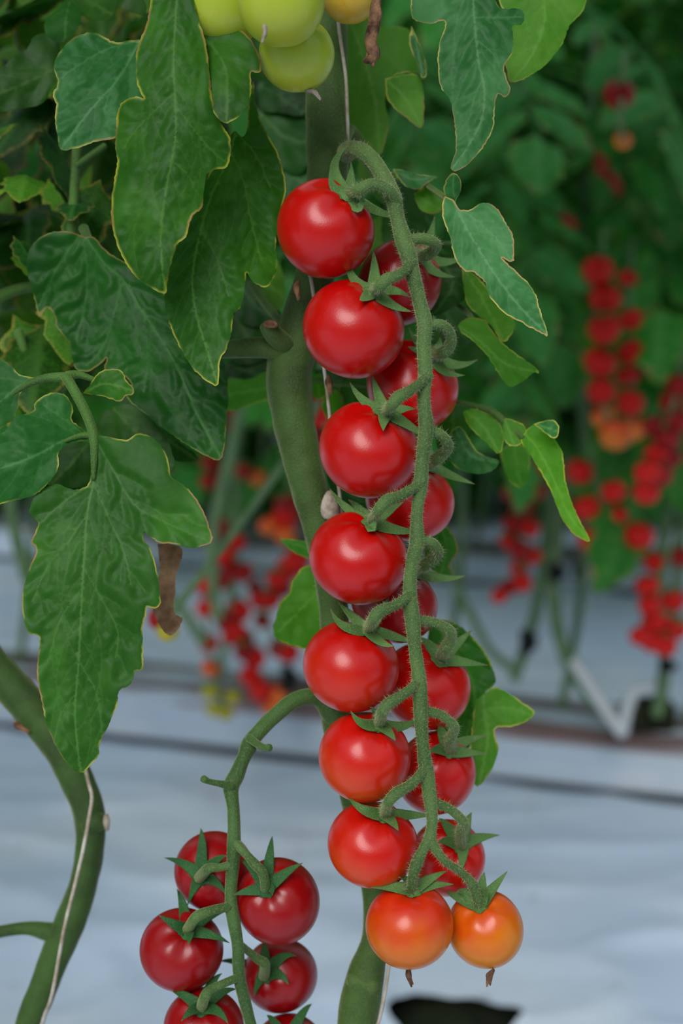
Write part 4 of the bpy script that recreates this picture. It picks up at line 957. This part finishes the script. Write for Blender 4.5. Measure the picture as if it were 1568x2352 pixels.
leaf(LP, [(105, 1112), (140, 1030), (200, 1015), (215, 1060), (208, 1112), (150, 1122)], [(200, 1020), (160, 1070), (120, 1110)], .55, .545, 0, LEAF, 0.6, step=9, vein_gap=40, seed=29)
leaf(LP, [(385, 1000), (440, 1035), (455, 1055), (420, 1062), (385, 1045)], [(385, 1010), (450, 1055)], .57, .57, 0, LEAF, 0.6, step=9, seed=30)
V = [P(239, 1258, .501), P(243, 1260, .5005), P(248, 1272, .5005), P(246, 1276, .501), P(241, 1268, .501), P(243, 1266, .503)]
mesh('slit', V, [(0, 1, 5), (1, 2, 5), (2, 3, 5), (3, 4, 5), (4, 0, 5)], RUST, LP, root_of(LP))
# petiole and leafstalks of the left plant
for pp in ([(150, 865, .512, 12), (172, 900, .510, 12), (198, 950, .510, 12), (214, 1000, .510, 11), (216, 1050, .509, 8), (214, 1100, .508, 5)], [(152, 866, .514, 12), (110, 868, .514, 10), (70, 880, .515, 8), (30, 905, .515, 4)], [(155, 864, .514, 12), (180, 860, .516, 9), (215, 872, .516, 6)],
           [(212, 1000, .512, 8), (185, 1000, .511, 6), (150, 1012, .508, 4)], [(178, 320, .57, 11), (172, 420, .572, 11), (165, 550, .575, 13)], [(176, 380, .57, 8), (240, 335, .575, 7)], [(192, 525, .56, 12), (210, 560, .552, 9), (262, 620, .548, 7), (300, 660, .545, 5)],
           [(-20, 690, .60, 14), (40, 665, .6, 12), (100, 655, .6, 10)], [(42, 760, .59, 12), (58, 810, .59, 8)], [(118, 905, .60, 18), (135, 880, .6, 20), (160, 875, .6, 18)]):
    v, f, t, c, r = pix_tube(pp, 0.0015, 12, 0.07)
    o = mesh('leaf_stalk', v, f, MAIN, LP, root_of(LP), {'tip': t * 0}); o.color = (0.9, 1.15, 0.9, 1)
# right-hand leaves of the main plant
leaf(ST, [(940, -60), (944, 0), (942, 24), (952, 46), (985, 54), (1022, 50), (1010, 95), (1005, 140), (1012, 200), (1034, 232), (1044, 290), (1046, 345), (1035, 388), (1060, 388), (1100, 350), (1130, 302), (1136, 250), (1142, 216), (1160, 224), (1172, 206), (1164, 180), (1158, 152), (1176, 120), (1178, 85), (1176, 60),
          (1194, 58), (1204, 40), (1192, 20), (1150, 18), (1130, -20), (1125, -60)],
     [(1082, -60), (1092, 80), (1100, 150), (1112, 210), (1100, 290), (1040, 386)], .50, .49, -.003, LEAFC, (1.15, 1.05, 1.3), step=7, vein_gap=64, bulge=7, fold=0.14, curl=0.1, wave=7, edgew=3.5, seed=31, ribs=[[(1093, 90), (1135, 130), (1168, 205)], [(1095, 40), (1140, 40), (1195, 38)]],
     label='cool green leaf hanging in the upper right, narrow tip')
leaf(ST, [(1130, -60), (1145, 0), (1165, 60), (1155, 120), (1165, 170), (1172, 189), (1202, 182), (1238, 160), (1270, 130), (1292, 98), (1310, 55), (1336, 30), (1348, 0), (1360, -60)], [(1240, -60), (1250, 40), (1225, 120), (1176, 186)], .535, .53, 0, LEAFB, (0.9, 1.0, 0.9), step=8, vein_gap=50, bulge=4, seed=33, edgew=4)
leaf(ST, [(770, 40), (820, 20), (870, 60), (905, 60), (938, 68), (962, 100), (977, 140), (979, 174), (966, 182), (958, 168), (905, 174), (884, 228), (893, 275), (886, 320), (873, 356), (840, 340), (806, 300), (780, 200)], [(800, 40), (838, 140), (862, 240), (872, 350)], .58, .57, 0, LEAFB, (0.62, 0.72, 0.6), step=8, vein_gap=60, bulge=4, seed=35)
leaf(ST, [(884, 180), (930, 170), (962, 176), (973, 220), (969, 293), (935, 272), (892, 232)], [(890, 185), (930, 225), (967, 290)], .565, .56, 0, LEAFB, (0.85, .95, 0.9), step=8, vein_gap=40, seed=36, edgew=4)
leaf(ST, [(945, 60), (962, 100), (975, 140), (979, 172), (968, 178), (955, 140), (940, 100)], [(948, 66), (958, 110), (970, 170)], .56, .556, 0, LEAFC, 0.9, step=7, vein_gap=40, seed=37)
leaf(ST, [(1047, 470), (1022, 450), (1020, 425), (1032, 402), (1046, 399), (1057, 414), (1057, 440), (1046, 462)], [(1046, 466), (1040, 430), (1042, 402)], .508, .502, 0, LEAFC, (0.95, 1.05, 0.95), step=6.5, vein_gap=30, seed=38)
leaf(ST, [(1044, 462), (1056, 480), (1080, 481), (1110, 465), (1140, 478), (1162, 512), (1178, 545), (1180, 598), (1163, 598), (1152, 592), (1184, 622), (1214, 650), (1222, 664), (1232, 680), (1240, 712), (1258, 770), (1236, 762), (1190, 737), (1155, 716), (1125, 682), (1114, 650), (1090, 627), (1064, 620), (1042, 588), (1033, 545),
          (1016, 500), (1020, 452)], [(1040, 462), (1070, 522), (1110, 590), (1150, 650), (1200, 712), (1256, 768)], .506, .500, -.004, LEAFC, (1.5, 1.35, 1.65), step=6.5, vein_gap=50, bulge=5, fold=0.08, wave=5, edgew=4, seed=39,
     ribs=[[(1048, 478), (1100, 510), (1150, 560), (1172, 596)]], label='bright blue-green leaf beside the long truss')
leaf(ST, [(902, 388), (930, 391), (960, 400), (1003, 405), (985, 418), (962, 434), (935, 430), (915, 410)], [(904, 390), (950, 412), (1000, 406)], .555, .55, 0, LEAFC, (0.8, 0.95, 0.95), step=7, vein_gap=30, seed=40)
leaf(ST, [(950, 445), (985, 425), (1015, 445), (1018, 480), (990, 492), (962, 478)], [(950, 445), (1010, 480)], .56, .555, 0, LEAFB, (0.65, 0.8, 0.6), step=8, vein_gap=40, seed=41)
leaf(ST, [(880, 470), (925, 455), (960, 470), (985, 540), (940, 600), (880, 560)], [(890, 470), (960, 570)], .60, .60, 0, LEAF, .6, step=9, seed=42)
leaf(ST, [(1000, 585), (1060, 590), (1088, 640), (1090, 662), (1050, 700), (1000, 725), (975, 712), (985, 640)], [(1000, 590), (1040, 650), (1000, 718)], .565, .56, 0, LEAF, 0.6, step=8, vein_gap=40, seed=43)
leaf(ST, [(1060, 610), (1100, 640), (1140, 690), (1182, 738), (1174, 768), (1154, 786), (1128, 748), (1095, 722), (1070, 690)], [(1060, 612), (1110, 690), (1154, 782)], .56, .555, 0, LEAFB, (0.8, .9, 0.55), step=8, vein_gap=44, seed=44)
leaf(ST, [(1052, 748), (1066, 734), (1084, 728), (1116, 736), (1124, 752), (1160, 792), (1200, 822), (1232, 846), (1237, 858), (1226, 855), (1200, 876), (1170, 888), (1150, 868), (1122, 822), (1088, 785), (1060, 765)], [(1055, 750), (1110, 790), (1160, 835), (1232, 855)], .54, .535, 0, LEAFB, (0.62, 0.85, 0.5), step=7, vein_gap=44, seed=45, edgew=4)
leaf(ST, [(1062, 945), (1090, 938), (1122, 950), (1150, 978), (1156, 1015), (1144, 1042), (1110, 1012), (1075, 976)], [(1066, 942), (1110, 980), (1143, 1036)], .555, .55, 0, LEAFB, (0.7, 0.9, 0.55), step=8, vein_gap=34, seed=46)
leaf(ST, [(1036, 990), (1058, 980), (1078, 1010), (1100, 1040), (1146, 1060), (1118, 1086), (1062, 1082), (1028, 1048)], [(1045, 985), (1080, 1045), (1140, 1062)], .56, .555, 0, LEAFC, (.55, .8, .6), step=8, vein_gap=34, seed=47)
leaf(ST, [(1030, 930), (1065, 940), (1080, 990), (1060, 1040), (1020, 1060), (1000, 1000)], [(1040, 932), (1040, 1050)], .58, .58, 0, LEAF, .6, step=9, seed=48)
leaf(ST, [(1156, 975), (1162, 960), (1185, 968), (1204, 978), (1208, 1000), (1192, 1022), (1166, 1022), (1154, 1000)], [(1160, 965), (1180, 1020)], .548, .545, 0, LEAFB, (0.85, 1.0, 0.8), step=7, vein_gap=30, seed=49)
leaf(ST, [(1200, 1000), (1212, 985), (1225, 975), (1245, 968), (1272, 966), (1283, 984), (1274, 1006), (1292, 1042), (1298, 1100), (1312, 1150), (1336, 1204), (1355, 1242), (1322, 1232), (1290, 1190), (1262, 1122), (1222, 1052), (1197, 1015)],
     [(1205, 995), (1240, 1040), (1275, 1110), (1305, 1180), (1352, 1240)], .545, .538, 0, LEAFB, (0.85, 1.1, 0.4), step=7, vein_gap=44, bulge=4, seed=50, edgew=3.5, label='long curled yellow-green leaf hanging on the thin stalk')
leaf(ST, [(1225, 974), (1250, 966), (1274, 966), (1284, 985), (1274, 1007), (1255, 998), (1240, 985)], [(1228, 974), (1278, 990)], .538, .534, 0, LEAFC, (1.2, 1.35, 1.1), step=6, vein_gap=30, seed=51)
leaf(ST, [(1148, 1035), (1175, 1020), (1212, 1030), (1216, 1080), (1208, 1112), (1190, 1120), (1160, 1090)], [(1180, 1022), (1195, 1115)], .62, .62, 0, LEAFB, (0.55, .8, .6), step=9, vein_gap=40, seed=52)
leaf(ST, [(1012, 1202), (1030, 1212), (1046, 1240), (1051, 1268), (1032, 1298), (1040, 1328), (1010, 1322), (975, 1290), (985, 1230)], [(1010, 1205), (1025, 1260), (1010, 1320)], .58, .575, 0, LEAF, (.75, .95, .75), step=8, vein_gap=34, seed=53)
leaf(ST, [(985, 1420), (1030, 1425), (1062, 1442), (1100, 1480), (1128, 1525), (1137, 1568), (1114, 1590), (1102, 1620), (1092, 1682), (1060, 1740), (1010, 1700), (980, 1600)], [(1000, 1430), (1060, 1520), (1090, 1600), (1065, 1720)], .575, .57, 0, LEAF, (0.85, 1.05, 0.9), step=8, vein_gap=60, bulge=6, seed=54)
leaf(ST, [(1092, 1608), (1118, 1588), (1136, 1578), (1165, 1590), (1188, 1606), (1222, 1628), (1226, 1640), (1212, 1656), (1180, 1668), (1140, 1672), (1136, 1690), (1144, 1720), (1130, 1765), (1096, 1806), (1078, 1760), (1082, 1680)], [(1110, 1592), (1112, 1640), (1120, 1700), (1100, 1800)],
     .568, .562, 0, LEAFB, (0.9, 1.0, 1.0), step=8, vein_gap=40, bulge=4, seed=55, edgew=5, ribs=[[(1112, 1630), (1160, 1625), (1215, 1640)]], label='pale yellowing leaf behind the lower truss')
leaf(ST, [(745, 1300), (712, 1298), (692, 1306), (670, 1338), (664, 1362), (645, 1382), (636, 1410), (628, 1440), (632, 1464), (655, 1478), (700, 1490), (745, 1486), (775, 1400)], [(745, 1340), (700, 1390), (640, 1450)], .585, .58, 0, LEAFB, (0.7, .9, .6), step=8, vein_gap=50, bulge=4, seed=56)
leaf(ST, [(642, 1238), (660, 1238), (690, 1241), (725, 1245), (735, 1280), (700, 1280), (668, 1264)], [(645, 1239), (725, 1265)], .59, .585, 0, LEAFB, (.5, .8, .6), step=8, vein_gap=40, seed=57)
leaf(ST, [(490, 880), (530, 868), (570, 872), (612, 855), (640, 880), (630, 915), (590, 925), (530, 943), (495, 925)], [(630, 890), (560, 900), (500, 915)], .62, .63, 0, LEAFB, (.55, .8, .6), step=9, vein_gap=40, seed=58)
for i, q in enumerate([((732, 888), 24, .6), ((765, 930), 30, .6)]):
    (x, y), rr_, dd = q
    leaf(ST, [(x + rr_ * math.cos(a) * .85, y + rr_ * 1.2 * math.sin(a)) for a in np.linspace(0, 5.6, 9)], [(x - 6, y - rr_ * 1.1), (x + 2, y + rr_)], dd, dd, 0, LEAFB, (.65, .85, .4), step=7, vein_gap=30, seed=60 + i)
leaf(ST, [(790, 860), (850, 850), (850, 960), (790, 1000), (775, 930)], [(800, 860), (820, 980)], .60, .60, 0, LEAF, .6, step=9, seed=63)
# leaves filling behind the main stem
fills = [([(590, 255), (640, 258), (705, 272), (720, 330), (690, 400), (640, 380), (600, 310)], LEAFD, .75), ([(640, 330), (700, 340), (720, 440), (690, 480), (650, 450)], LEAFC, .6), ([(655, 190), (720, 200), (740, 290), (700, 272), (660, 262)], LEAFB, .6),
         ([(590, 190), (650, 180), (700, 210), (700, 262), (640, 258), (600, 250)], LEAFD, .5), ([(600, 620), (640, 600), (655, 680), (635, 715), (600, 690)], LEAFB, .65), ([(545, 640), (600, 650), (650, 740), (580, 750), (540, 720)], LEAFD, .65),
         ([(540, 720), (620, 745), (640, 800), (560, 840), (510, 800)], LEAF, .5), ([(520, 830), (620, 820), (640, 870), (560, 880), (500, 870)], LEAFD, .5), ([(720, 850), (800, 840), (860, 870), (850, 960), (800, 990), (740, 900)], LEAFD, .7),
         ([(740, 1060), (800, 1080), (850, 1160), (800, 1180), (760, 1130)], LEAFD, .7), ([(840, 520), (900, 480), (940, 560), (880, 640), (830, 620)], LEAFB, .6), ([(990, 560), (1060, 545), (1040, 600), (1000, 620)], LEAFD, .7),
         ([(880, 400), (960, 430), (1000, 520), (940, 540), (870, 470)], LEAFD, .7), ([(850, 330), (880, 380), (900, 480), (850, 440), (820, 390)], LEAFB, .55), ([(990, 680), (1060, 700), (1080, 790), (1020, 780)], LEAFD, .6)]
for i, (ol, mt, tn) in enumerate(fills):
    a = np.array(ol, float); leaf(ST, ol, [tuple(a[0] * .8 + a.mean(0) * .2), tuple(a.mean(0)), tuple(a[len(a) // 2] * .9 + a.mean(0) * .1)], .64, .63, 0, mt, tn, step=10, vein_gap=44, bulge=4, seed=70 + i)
# thin stalks on the right
for pp in ([(1040, 922, .56, 6), (1085, 932, .556, 7), (1130, 945, .552, 8), (1165, 975, .55, 9), (1200, 1005, .545, 6)], [(890, 400, .58, 6), (960, 415, .57, 6), (1030, 460, .512, 8)], [(990, 560, .56, 6), (1040, 560, .555, 6)],
           [(1050, 700, .57, 6), (1075, 720, .565, 6), (1090, 740, .545, 4)], [(575, 650, .60, 8), (610, 700, .59, 9), (650, 745, .56, 9)], [(700, 870, .60, 6), (770, 880, .6, 6), (860, 890, .6, 5)]):
    v, f, t, c, r = pix_tube(pp, 0.0015, 10, 0.07)
    o = mesh('leaf_stalk', v, f, MAIN, ST, root_of(ST), {'tip': t * 0}); o.color = (0.9, 1.1, 0.9, 1)
# dried leaf under the lobed leaf
dl = leaf(LP, [(362, 1250), (390, 1250), (416, 1258), (418, 1278), (412, 1300), (404, 1322), (402, 1360), (398, 1392), (404, 1412), (418, 1420), (412, 1440), (392, 1460), (372, 1446), (352, 1404), (348, 1385), (362, 1340), (366, 1290)], [(392, 1252), (382, 1330), (374, 1400), (390, 1455)], .535, .53, 0, DRIEDLEAF, 1.0,
          label='crumpled dead brown leaf', name='dried_leaf', step=6, vein_gap=30, bulge=7, wave=14, fold=-0.25, seed=65)

# leaves filling the shade behind the left plant
PM = []
for i in range(2):
    for mt in (LEAF, LEAFD, LEAFB):
        me = lobed_mesh(i); me.materials.append(mt); PM.append(me)
RL = random.Random(5)
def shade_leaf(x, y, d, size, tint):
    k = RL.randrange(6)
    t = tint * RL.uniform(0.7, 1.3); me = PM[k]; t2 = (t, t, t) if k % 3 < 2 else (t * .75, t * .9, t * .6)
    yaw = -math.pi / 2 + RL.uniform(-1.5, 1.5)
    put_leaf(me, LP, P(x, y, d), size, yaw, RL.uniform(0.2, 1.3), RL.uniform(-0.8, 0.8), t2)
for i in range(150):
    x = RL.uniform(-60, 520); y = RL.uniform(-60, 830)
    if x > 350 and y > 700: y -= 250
    shade_leaf(x, y - 60, RL.uniform(.64, .92), RL.uniform(.035, .06), 0.55)  # low tint puts the shade of the gaps into the leaf colour
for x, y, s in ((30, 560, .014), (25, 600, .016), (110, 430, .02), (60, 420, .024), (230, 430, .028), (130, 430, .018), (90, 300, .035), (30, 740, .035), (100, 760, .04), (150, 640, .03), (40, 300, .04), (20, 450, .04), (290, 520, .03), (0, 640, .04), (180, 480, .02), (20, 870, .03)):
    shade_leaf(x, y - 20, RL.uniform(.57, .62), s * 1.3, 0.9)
